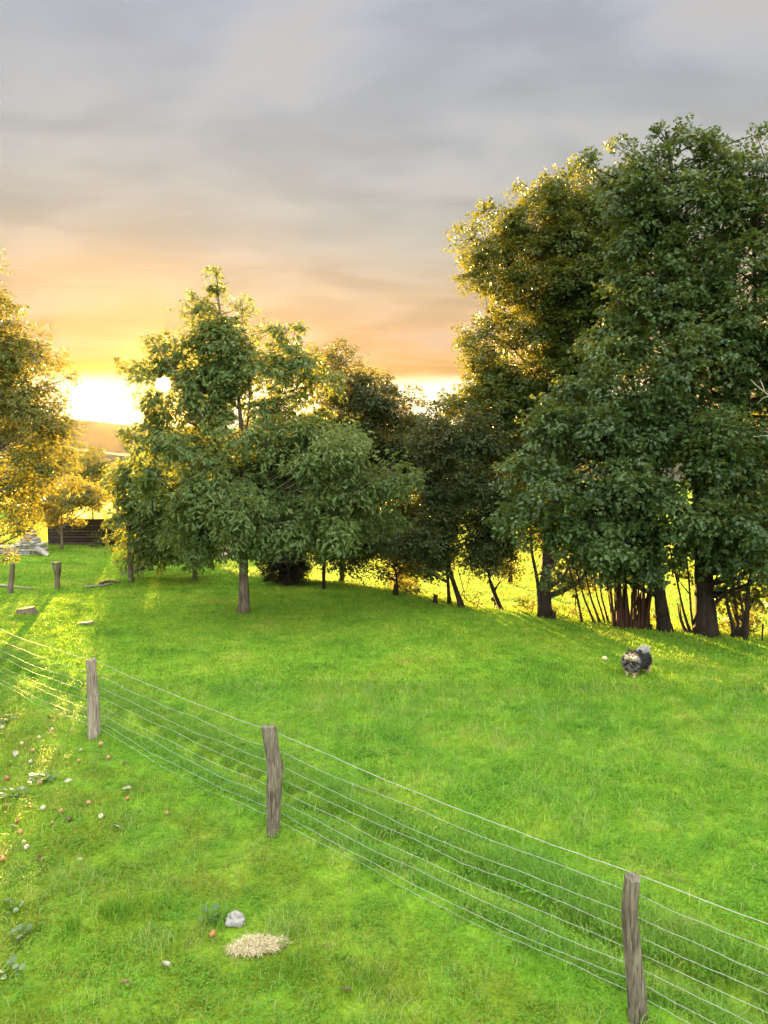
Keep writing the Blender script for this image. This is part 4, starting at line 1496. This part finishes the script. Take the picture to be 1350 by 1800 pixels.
# ------------------------------------------------------------------ weeds, tufts and the straw patch
def blades(m, P, H, w_, lean, rng, head=None):
    n = len(P)
    a = rng.uniform(0, 6.283, n)
    side = np.stack([np.cos(a), np.sin(a), a * 0], 1)
    la = rng.uniform(0, 6.283, n)
    ld = np.stack([np.cos(la), np.sin(la), la * 0], 1) if head is None else head
    l = lean * rng.uniform(.2, 1.2, n)
    mid = P + np.stack([a * 0, a * 0, H * .55], 1) + ld * (H * l * .30)[:, None]
    tip = P + np.stack([a * 0, a * 0, H * (1 - .35 * np.clip(l, 0, 1.6))], 1) + ld * (H * l)[:, None]
    hw = (w_ * rng.uniform(.6, 1.2, n) * .5)[:, None]
    V = np.stack([P - side * hw, P + side * hw, mid - side * hw * .85, mid + side * hw * .85, tip], 1).reshape(-1, 3)
    k = np.arange(n)[:, None] * 5
    m.add(V, [k + np.array([[0, 1, 3, 2]]), k + np.array([[2, 3, 4]])], np.repeat(rng.random(n), 5))


M_tuft = grass_mat("tuft_blades", .42, (.085, .26, .02, .7))
M_pale = grass_mat("pale_tuft_blades", .42, (.26, .36, .12, .6))
M_straw, t_ = mat("dry_straw")
a_ = t_.n('ShaderNodeAttribute', attribute_name='rnd')
p_ = t_.n('ShaderNodeBsdfPrincipled')
t_.link(t_.ramp(a_.outputs['Fac'], [(0, (.22, .17, .09)), (.5, (.44, .38, .23)), (1, (.58, .52, .35))]), p_.inputs['Base Color'])
p_.inputs['Roughness'].default_value = .7
finish(M_straw, t_, p_.outputs[0])
gr = np.random.default_rng(8)
for k, (u, v, sx, n, h, w_, lean, mm, lab) in enumerate([
        (203, 1612, .17, 150, .20, .009, .35, M_tuft, "dense upright dark green tuft in the middle of the near lawn"),
        (128, 1640, .10, 60, .19, .010, .4, M_tuft, "narrow upright tuft beside the bigger dark green one"),
        (300, 1560, .22, 46, .22, .006, .95, M_pale, "loose arching pale blades above the wide grass tuft"),
        (290, 1600, .30, 150, .15, .008, .7, M_tuft, "wide ragged grass tuft between the dark tuft and the grey stone"),
        (385, 1624, .16, 90, .18, .009, .7, M_tuft, "broad-bladed tuft growing against the grey stone"),
        (500, 1640, .17, 70, .20, .006, .9, M_pale, "fan of pale arching blades above the straw patch"),
        (520, 1715, .22, 110, .16, .008, .6, M_tuft, "lush tuft in the darker turf just below the straw patch"),
        (420, 1735, .25, 110, .14, .007, .6, M_tuft, "lush low tuft halfway between the straw patch and the bottom edge"),
        (270, 1660, .22, 80, .16, .007, .8, M_pale, "thin pale tuft next to the bitten orange windfall"),
        (640, 1740, .2, 90, .15, .008, .7, M_tuft, "green tuft of wide blades by the small black leaf"),
        (170, 1545, .16, 50, .15, .006, .7, M_pale, "sparse pale tuft above the dense dark green one")]):
    p = ground(u, v)
    m = MB()
    P = np.stack([np.clip(gr.normal(0, .5, n), -.85, .85) * sx, np.clip(gr.normal(0, .38, n), -.65, .65) * sx, np.zeros(n)], 1)
    P[:, 2] = Zg(P[:, 0] + p[0], P[:, 1] + p[1]) - p[2] - .01
    blades(m, P, h * gr.uniform(.5, 1.15, n), w_, lean, gr)
    o = m.build("grass_tuft", mm, None, rnd=True, loc=p)
    tag(o, lab, "grass tuft", "grass tufts in the near lawn")

p = ground(452, 1668)
m = MB()
n = 2600
q = gr.normal(0, 1, (n, 2))
q = q / np.maximum(1, np.linalg.norm(q, axis=1, keepdims=True) / 1.25)
P = np.stack([q[:, 0] * .15 + .03 * np.sin(q[:, 1] * 4), q[:, 1] * .075 + q[:, 0] * .018, np.zeros(n)], 1)
dens = vnoise(np.stack([P[:, 0] * 14, P[:, 1] * 14, P[:, 0] * 0], 1), 90)
P = P[(dens > .22)]
P[:, 2] = .004 + .010 * gr.random(len(P))
blades(m, P, .045 * gr.uniform(.5, 1.3, len(P)), .006, 2.2, gr)
o = m.build("straw_patch", M_straw, None, rnd=True, loc=p)
tag(o, "small patch of dead straw-coloured grass below the grey stone", "dry grass")

M_weed = leaf_mat("weed_leaves", [(.045, .10, .03), (.08, .15, .06), (.14, .20, .11)], (.30, .36, .12), .3, .5, .4)
M_weed_dark = leaf_mat("dark_weed_leaves", [(.025, .07, .03), (.05, .11, .06), (.10, .15, .10)], (.12, .22, .10), .25, .5, .4)
_an = np.linspace(0, 2 * math.pi, 11)[:-1]
LEAF_ROUND = (np.concatenate([[[0, .48, -.06]], np.stack([.5 * np.sin(_an), .5 - .5 * np.cos(_an), .05 * np.cos(2 * _an)], 1)]),
              [np.array([[0, a, a % 10 + 1] for a in range(1, 11)])])
for k, (u, v, sx, n, ls, mm, lab) in enumerate([
        (78, 1374, .22, 34, .065, M_weed, "round-leaved grey-green weed spreading among the windfalls"),
        (22, 1402, .14, 16, .075, M_weed, "grey weed with pale upturned leaves by the crushed red windfall"),
        (8, 1272, .16, 22, .10, M_weed_dark, "dark bluish weed at the rim of the sunlit patch"),
        (32, 1656, .10, 10, .065, M_weed, "flat weed with one big bluish leaf in the near lawn"),
        (18, 1604, .12, 14, .045, M_weed, "feathery pale weed between the two nearest leafy weeds"),
        (16, 1722, .13, 14, .055, M_weed, "pale weed on the bare brown patch nearest the bottom corner"),
        (365, 1624, .10, 10, .07, M_weed, "small round-leaved weed beside the bitten orange windfall")]):
    p = ground(u, v)
    rg = np.random.default_rng(300 + k)
    t = thing("weed", lab, "weed", p, "leafy weeds in the near lawn")
    m = MB()
    a = rg.uniform(0, 6.283, n)
    r_ = sx * rg.random(n) ** .6
    pos = np.stack([np.cos(a) * r_, np.sin(a) * r_ * .8, .045 + .05 * rg.random(n)], 1)
    dr = np.stack([np.cos(a), np.sin(a), rg.uniform(-.2, .5, n)], 1)
    nr = np.stack([rg.normal(0, .35, n), rg.normal(0, .35, n), np.ones(n)], 1)
    sz = ls * rg.uniform(.6, 1.15, n)
    add_leaves(m, pos, dr, nr, sz, sz * .95, LEAF_ROUND, rg.random(n))
    m.build("leaves", mm, t, rnd=True)
    m = MB()
    thin_twigs(m, np.stack([np.cos(a) * r_ * .2, np.sin(a) * r_ * .2, a * 0 - .01], 1), pos, .003, .002, .1, rg)
    m.build("stems", M_tuft, t)

# ------------------------------------------------------------------ the dog
dp = ground(1119, 1186)
dog = thing("dog", "fluffy black, grey and cream spitz dog standing on the lawn and facing the viewer", "dog", dp)
dog.location.z -= .035
dog.scale = (1.0, 1.0, 1.0)
dog.rotation_euler = (0, 0, math.atan2(-math.cos(R(50)), -math.sin(R(50))))
bm_ = bmesh.new()


def ell(c, r, rot=None):
    ret = bmesh.ops.create_icosphere(bm_, subdivisions=3, radius=1)
    for v_ in ret['verts']:
        q = Vector((v_.co.x * r[0], v_.co.y * r[1], v_.co.z * r[2]))
        if rot:
            q.rotate(rot)
        v_.co = q + Vector(c)


def limb(p0, p1, r0, r1, n=7):
    for k_ in range(n):
        f_ = k_ / (n - 1)
        q = [p0[i_] + (p1[i_] - p0[i_]) * f_ for i_ in range(3)]
        rr = r0 + (r1 - r0) * f_
        ell(q, (rr, rr, rr))


from mathutils import Euler
ell((0.02, 0, .295), (.25, .165, .155))
ell((.15, 0, .285), (.14, .175, .18))
ell((.23, .01, .32), (.11, .165, .17))
ell((-.17, 0, .30), (.15, .165, .165))
limb((.20, 0, .36), (.30, .03, .45), .115, .085, 5)
HY = .12       # the head is turned a little to the viewer
ell((.315, HY * .6, .475), (.080, .085, .078))
ell((.305, HY * .6, .45), (.070, .115, .070))
limb((.36, HY, .452), (.425, HY * 1.35, .440), .042, .026, 6)
for s_ in (-1, 1):
    # front legs, elbow to paw
    limb((.19, s_ * .075, .22), (.195, s_ * .075, .11), .048, .034)
    limb((.195, s_ * .075, .11), (.20, s_ * .075, .025), .034, .027)
    ell((.215, s_ * .075, .020), (.040, .028, .022))
    # hind legs: thigh, shank back to the hock, cannon, paw
    ell((-.20, s_ * .085, .23), (.085, .055, .11))
    limb((-.17, s_ * .09, .17), (-.255, s_ * .09, .11), .050, .030)
    limb((-.255, s_ * .09, .11), (-.245, s_ * .09, .03), .028, .024)
    ell((-.222, s_ * .09, .020), (.042, .027, .022))
    # ears
    for k_ in range(5):
        f_ = k_ / 4
        ell((.300 - .004 * k_, HY * .6 + s_ * (.052 + .006 * k_), .535 + .048 * f_), (.020 * (1 - f_ * .7), .034 * (1 - f_ * .75), .022))
# tail curled forward over the back
tp_ = spline([(-.27, 0, .38), (-.30, .01, .45), (-.24, .02, .49), (-.14, .02, .49), (-.06, .02, .465)], 12)
for k_, q in enumerate(tp_):
    rr = .026 + .014 * math.sin(math.pi * min(1, k_ / 9))
    ell(tuple(q), (rr, rr * .9, rr))
me = bpy.data.meshes.new("body_raw")
bm_.to_mesh(me)
bm_.free()
tmp = bpy.data.objects.new("body_raw", me)
C.objects.link(tmp)
md = tmp.modifiers.new("r", 'REMESH')
md.mode = 'VOXEL'
md.voxel_size = .0105
sm = tmp.modifiers.new("s", 'SMOOTH')
sm.iterations = 4
dg = bpy.context.evaluated_depsgraph_get()
body_me = bpy.data.meshes.new_from_object(tmp.evaluated_get(dg))
bpy.data.objects.remove(tmp, do_unlink=True)
body_me.name = "body"


def dog_colour(p):
    x, y, z = p[:, 0], p[:, 1], p[:, 2]
    n = len(p)
    nz = vnoise(p * 28, 5)
    yy = y - HY * .6 - np.clip(x - .31, 0, 1) * .5
    black = np.array([.006, .0065, .0075])
    grey = np.array([.15, .145, .14])
    silver = np.array([.42, .42, .43])
    cream = np.array([.52, .43, .30])
    brown = np.array([.055, .032, .02])
    tan = np.array([.34, .25, .16])
    col = np.tile(black, (n, 1)) + (nz * .016)[:, None]
    # ruff and chest, grey streaked with black
    ruff = (x > .10) & (z < .46)
    mixk = (nz > .52)[:, None]
    col = np.where((ruff & (x > .16))[:, None], np.where(mixk, grey * 1.15, black * 2.2), col)
    # pale collar line behind the head
    col = np.where((((x - .235) ** 2 < .0016) & (z > .38))[:, None], silver * .8, col)
    # legs
    legs = z < .135
    col = np.where(legs[:, None], np.where((nz > .35)[:, None], cream * .95, tan), col)
    col = np.where(((x < -.16) & (z < .22) & (z >= .135))[:, None], tan * .9, col)
    # tail
    tail = (x < -.08) & (z > .435)
    col = np.where(tail[:, None], silver * (0.75 + .4 * nz)[:, None], col)
    # head
    head = (x > .255) & (z > .40) & (np.abs(yy) < .13)
    col = np.where((head & (z > .475))[:, None], np.where((nz > .55)[:, None], tan * .7, brown), col)
    face = head & (x > .30) & (z <= .482)
    col = np.where(face[:, None], cream * 1.15, col)
    ears = (z > .535) & (x > .25)
    col = np.where(ears[:, None], brown * .6, col)
    brow = head & (x > .355) & (np.abs(np.abs(yy) - .032) < .013) & (np.abs(z - .505) < .010)
    col = np.where(brow[:, None], cream, col)
    mask_ = head & (x > .34) & (np.abs(np.abs(yy) - .034) < .015) & (np.abs(z - .484) < .012)
    col = np.where(mask_[:, None], brown * .4, col)
    return np.clip(col, 0, 1)


co_ = np.empty(len(body_me.vertices) * 3, np.float32)
body_me.vertices.foreach_get('co', co_)
VB = co_.reshape(-1, 3).astype(float)
no_ = np.empty(len(body_me.vertices) * 3, np.float32)
body_me.vertices.foreach_get('normal', no_)
NB = no_.reshape(-1, 3).astype(float)
colB = dog_colour(VB)


def set_col(me_, cols):
    a = me_.attributes.new('fur', 'FLOAT_COLOR', 'POINT')
    a.data.foreach_set('color', np.concatenate([cols, np.ones((len(cols), 1))], 1).astype(np.float32).ravel())


set_col(body_me, colB)
M_fur, t_ = mat("dog_fur")
a_ = t_.n('ShaderNodeAttribute', attribute_name='fur')
p_ = t_.n('ShaderNodeBsdfPrincipled')
t_.link(a_.outputs['Color'], p_.inputs['Base Color'])
p_.inputs['Roughness'].default_value = .75
finish(M_fur, t_, p_.outputs[0])
body_me.materials.clear()
body_me.materials.append(M_fur)
for pl in body_me.polygons:
    pl.use_smooth = True
bo = bpy.data.objects.new("body", body_me)
C.objects.link(bo)
bo.parent = dog
fr = np.random.default_rng(66)
sel = fr.integers(0, len(VB), 15000)
sel = sel[(VB[sel, 2] > .05) & ~((VB[sel, 0] > .36) & (VB[sel, 2] > .40))]
P, Nn = VB[sel], NB[sel]
ln = np.where(P[:, 2] < .12, .012, .034)
ln = np.where((P[:, 0] > .27) & (P[:, 2] > .42), .014, ln)
ln = np.where((P[:, 0] < -.08) & (P[:, 2] > .435), .060, ln) * fr.uniform(.6, 1.3, len(P))
dr = unit(Nn * .75 + np.array([-.35, 0, -.30]) + fr.normal(0, .25, P.shape))
dr[(P[:, 0] < -.08) & (P[:, 2] > .435)] = unit(Nn[(P[:, 0] < -.08) & (P[:, 2] > .435)] + fr.normal(0, .25, (int(((P[:, 0] < -.08) & (P[:, 2] > .435)).sum()), 3)))
sd = unit(np.cross(dr, fr.normal(0, 1, P.shape))) * .0035
m = MB()
tipp = P + dr * ln[:, None]
V = np.stack([P - sd - Nn * .003, P + sd - Nn * .003, tipp], 1).reshape(-1, 3)
m.add(V, np.arange(len(P) * 3).reshape(-1, 3))
fo_ = m.build("fur", M_fur, dog)
set_col(fo_.data, np.repeat(np.clip(colB[sel] * fr.uniform(.7, 1.35, (len(sel), 1)), 0, 1), 3, 0))
M_nose = plain_mat("dog_nose", (.012, .011, .011), .3, 0, .1)


def bead(name, c, r):
    b_ = bmesh.new()
    bmesh.ops.create_icosphere(b_, subdivisions=2, radius=1)
    for v_ in b_.verts:
        v_.co = Vector((v_.co.x * r[0], v_.co.y * r[1], v_.co.z * r[2]))
    me_ = bpy.data.meshes.new(name)
    b_.to_mesh(me_)
    b_.free()
    me_.materials.append(M_nose)
    o_ = bpy.data.objects.new(name, me_)
    C.objects.link(o_)
    o_.parent = dog
    o_.location = c


bead("nose", (.452, HY * 1.4, .447), (.014, .018, .014))
for s_ in (-1, 1):
    bead("eye", (.384, HY * .9 + s_ * .033, .484), (.010, .011, .011))


# ------------------------------------------------------------------ grass (uncountable: one object per sward, instanced clumps)
def clump(name, n, rad, h0, h1, w_, lean, mm, seed):
    rg = np.random.default_rng(seed)
    m = MB()
    a = rg.uniform(0, 6.283, n)
    r_ = rad * rg.random(n) ** .5
    P = np.stack([np.cos(a) * r_, np.sin(a) * r_, np.full(n, -.012)], 1)
    H = rg.uniform(h0, h1, n) * (.7 + .6 * vnoise(P * 14, seed))
    blades(m, P, H, w_, lean, rg)
    me_ = m.mesh(name, False, True)
    me_.materials.append(mm)
    return bpy.data.objects.new(name, me_)      # a source for the sward below, never linked to the scene


def sward(name, label, xy, scl, idx, sources, seed):
    rg = np.random.default_rng(seed)
    n = len(xy)
    z = Zg(xy[:, 0], xy[:, 1])
    me_ = bpy.data.meshes.new(name)
    me_.vertices.add(n)
    me_.vertices.foreach_set('co', np.stack([xy[:, 0], xy[:, 1], z], 1).astype(np.float32).ravel())
    a = me_.attributes.new('rot', 'FLOAT_VECTOR', 'POINT')
    rot = np.stack([rg.normal(0, .06, n), rg.normal(0, .06, n), rg.uniform(0, 6.283, n)], 1)
    a.data.foreach_set('vector', rot.astype(np.float32).ravel())
    a = me_.attributes.new('scl', 'FLOAT', 'POINT')
    a.data.foreach_set('value', scl.astype(np.float32))
    a = me_.attributes.new('idx', 'INT', 'POINT')
    a.data.foreach_set('value', idx.astype(np.int32))
    me_.update()
    o = bpy.data.objects.new(name, me_)
    C.objects.link(o)
    ng = bpy.data.node_groups.new(name, 'GeometryNodeTree')
    ng.interface.new_socket('Geometry', in_out='INPUT', socket_type='NodeSocketGeometry')
    ng.interface.new_socket('Geometry', in_out='OUTPUT', socket_type='NodeSocketGeometry')
    N = ng.nodes
    gi, go = N.new('NodeGroupInput'), N.new('NodeGroupOutput')
    ins = N.new('GeometryNodeInstanceOnPoints')
    jn = N.new('GeometryNodeJoinGeometry')
    for s in sources:
        oi = N.new('GeometryNodeObjectInfo')
        oi.inputs['Object'].default_value = s
        gt = N.new('GeometryNodeGeometryToInstance')
        ng.links.new(oi.outputs['Geometry'], gt.inputs[0])
        ng.links.new(gt.outputs[0], jn.inputs[0])

    def attr(nm, ty):
        q = N.new('GeometryNodeInputNamedAttribute')
        q.data_type = ty
        q.inputs['Name'].default_value = nm
        return q.outputs[0]

    ng.links.new(gi.outputs[0], ins.inputs['Points'])
    ng.links.new(jn.outputs[0], ins.inputs['Instance'])
    ins.inputs['Pick Instance'].default_value = True
    ng.links.new(attr('idx', 'INT'), ins.inputs['Instance Index'])
    ng.links.new(attr('rot', 'FLOAT_VECTOR'), ins.inputs['Rotation'])
    ng.links.new(attr('scl', 'FLOAT'), ins.inputs['Scale'])
    ng.links.new(ins.outputs[0], go.inputs[0])
    md_ = o.modifiers.new("sward", 'NODES')
    md_.node_group = ng
    tag(o, label, None, None, 'stuff')
    return o


def jitter_grid(x0, x1, y0, y1, st, rg):
    a, b_ = np.meshgrid(np.arange(x0, x1, st), np.arange(y0, y1, st))
    q = np.stack([a.ravel(), b_.ravel()], 1)
    return q + rg.uniform(-.6, .6, q.shape) * st


gg = np.random.default_rng(77)
near = [clump("lawn_clump", 190, .24, .022, .060, .0055, .75, M_grass, 400 + k) for k in range(6)]
near += [clump("wild_clump", 34, .22, .06, .15, .006, .95, M_pale if k == 2 else M_grass, 480 + k) for k in range(3)]
for k in range(2):
    rc = np.random.default_rng(490 + k)
    m = MB()
    n = 70
    a = rc.uniform(0, 6.283, n)
    r_ = .2 * rc.random(n) ** .5
    pos = np.stack([np.cos(a) * r_, np.sin(a) * r_, rc.uniform(.02, .055, n)], 1)
    a2 = rc.uniform(0, 6.283, n)
    for q_ in range(3):
        a3 = a2 + q_ * 2.094
        add_leaves(m, pos, np.stack([np.cos(a3), np.sin(a3), .15 + 0 * a3], 1), np.stack([rc.normal(0, .2, n), rc.normal(0, .2, n), np.ones(n)], 1), np.full(n, .012), np.full(n, .011), LEAF_ROUND, rc.random(n) * .7)
    me_ = m.mesh("clover_clump", False, True)
    me_.materials.append(M_tuft)
    near.append(bpy.data.objects.new("clover_clump", me_))
mid = [clump("lawn_clump", 130, .34, .03, .075, .011, .7, M_grass, 420 + k) for k in range(5)]
long_ = [clump("long_clump", 120, .16, .10, .22, .007, .75, M_long, 440 + k) for k in range(5)]
mead = [clump("meadow_clump", 130, .75, .03, .085, .022, .7, M_field, 460 + k) for k in range(4)]


def lawn_mask(q):
    u = q[:, 0] / np.maximum(q[:, 1], .5)
    return q[:, 1] - np.interp(u, EDGE_U, EDGE_D)


straw_c = ground(452, 1668)
q = jitter_grid(-13, 13, 3.6, 13.0, .17, gg)
q = q[(np.abs(q[:, 0]) < .62 * q[:, 1] + 2.0)]
q = q[~((((q[:, 0] - straw_c[0]) / .20) ** 2 + ((q[:, 1] - straw_c[1]) / .13) ** 2) < 1)]
fo_q = fence_off(q[:, 0], q[:, 1])
q = q[(np.abs(fo_q - .64) > .13) | (gg.random(len(q)) < .22)]
h = n2d(q[:, 0], q[:, 1], .9, 61) * .6 + n2d(q[:, 0], q[:, 1], 2.6, 62) * .4
off = fence_off(q[:, 0], q[:, 1])
s = .62 + .75 * h + .25 * (off > .1)
ix = gg.integers(0, 6, len(q))
wild = n2d(q[:, 0], q[:, 1], 1.3, 65)
ix = np.where((gg.random(len(q)) < .22) & (wild > .55), gg.integers(6, 9, len(q)), ix)
ix = np.where((gg.random(len(q)) < .10) & (n2d(q[:, 0], q[:, 1], 1.0, 66) > .68), gg.integers(9, 11, len(q)), ix)
sward("grass", "short mown grass of the near lawn", q, np.where(ix > 5, np.clip(s, .6, 1.1), s), ix, near, 1)
q = jitter_grid(-26, 22, 12.6, 36, .26, gg)
e = lawn_mask(q)
q = q[(np.abs(q[:, 0]) < .62 * q[:, 1] + 2.0) & (e < 1.2)]
h = n2d(q[:, 0], q[:, 1], .6, 63) * .6 + n2d(q[:, 0], q[:, 1], 2.0, 64) * .4
sward("grass", "short grass of the shaded lawn under the trees", q, .6 + .8 * h, gg.integers(0, 5, len(q)), mid, 2)
# long uncut strip along the fence furrow
L_ = gg.uniform(-3, 16, 2600)
o_ = np.where(gg.random(2600) < .36, gg.normal(.37, .11, 2600), gg.normal(1.06, .16, 2600))
q = FA + L_[:, None] * FDIR + o_[:, None] * FN
s = gg.uniform(.3, 1.0, len(q)) * np.interp(L_, [-3, 2, 6, 10, 16], [1.05, 1.05, .8, .62, .6])
sward("long_grass", "long lush grass along both sides of the furrow by the fence", q, s, gg.integers(0, 5, len(q)), long_, 3)
# meadow beyond the trees
q = jitter_grid(-45, 50, 14, 75, .55, gg)
e = lawn_mask(q)
q = q[(np.abs(q[:, 0]) < .62 * q[:, 1] + 3.0) & (e > .4)]
sward("meadow_grass", "sunlit meadow grass beyond the trees", q, gg.uniform(.6, 1.3, len(q)), gg.integers(0, 4, len(q)), mead, 4)


# ------------------------------------------------------------------ haze
M_haze = bpy.data.materials.new("haze")
M_haze.use_nodes = True
M_haze.node_tree.nodes.clear()
ht = NT(M_haze.node_tree)
pv = ht.n('ShaderNodeVolumePrincipled')
pv.inputs['Color'].default_value = (1.0, .80, .52, 1)
pv.inputs['Density'].default_value = 0.00001
pv.inputs['Anisotropy'].default_value = 0.8
hout = ht.n('ShaderNodeOutputMaterial')
ht.link(pv.outputs[0], hout.inputs['Volume'])
m = MB()
hb = np.array([[x, y, z] for z in (-14, 46) for y in (-60, 900) for x in (-1350, 1350)], float)
m.add(hb, np.array([[0, 1, 5, 4], [1, 3, 7, 5], [3, 2, 6, 7], [2, 0, 4, 6], [4, 5, 7, 6], [0, 2, 3, 1]]))
o = m.build("haze", M_haze)
tag(o, "thin evening haze filling the air", None, None, 'stuff')

print("LEAVES", LEAF_TOTAL)
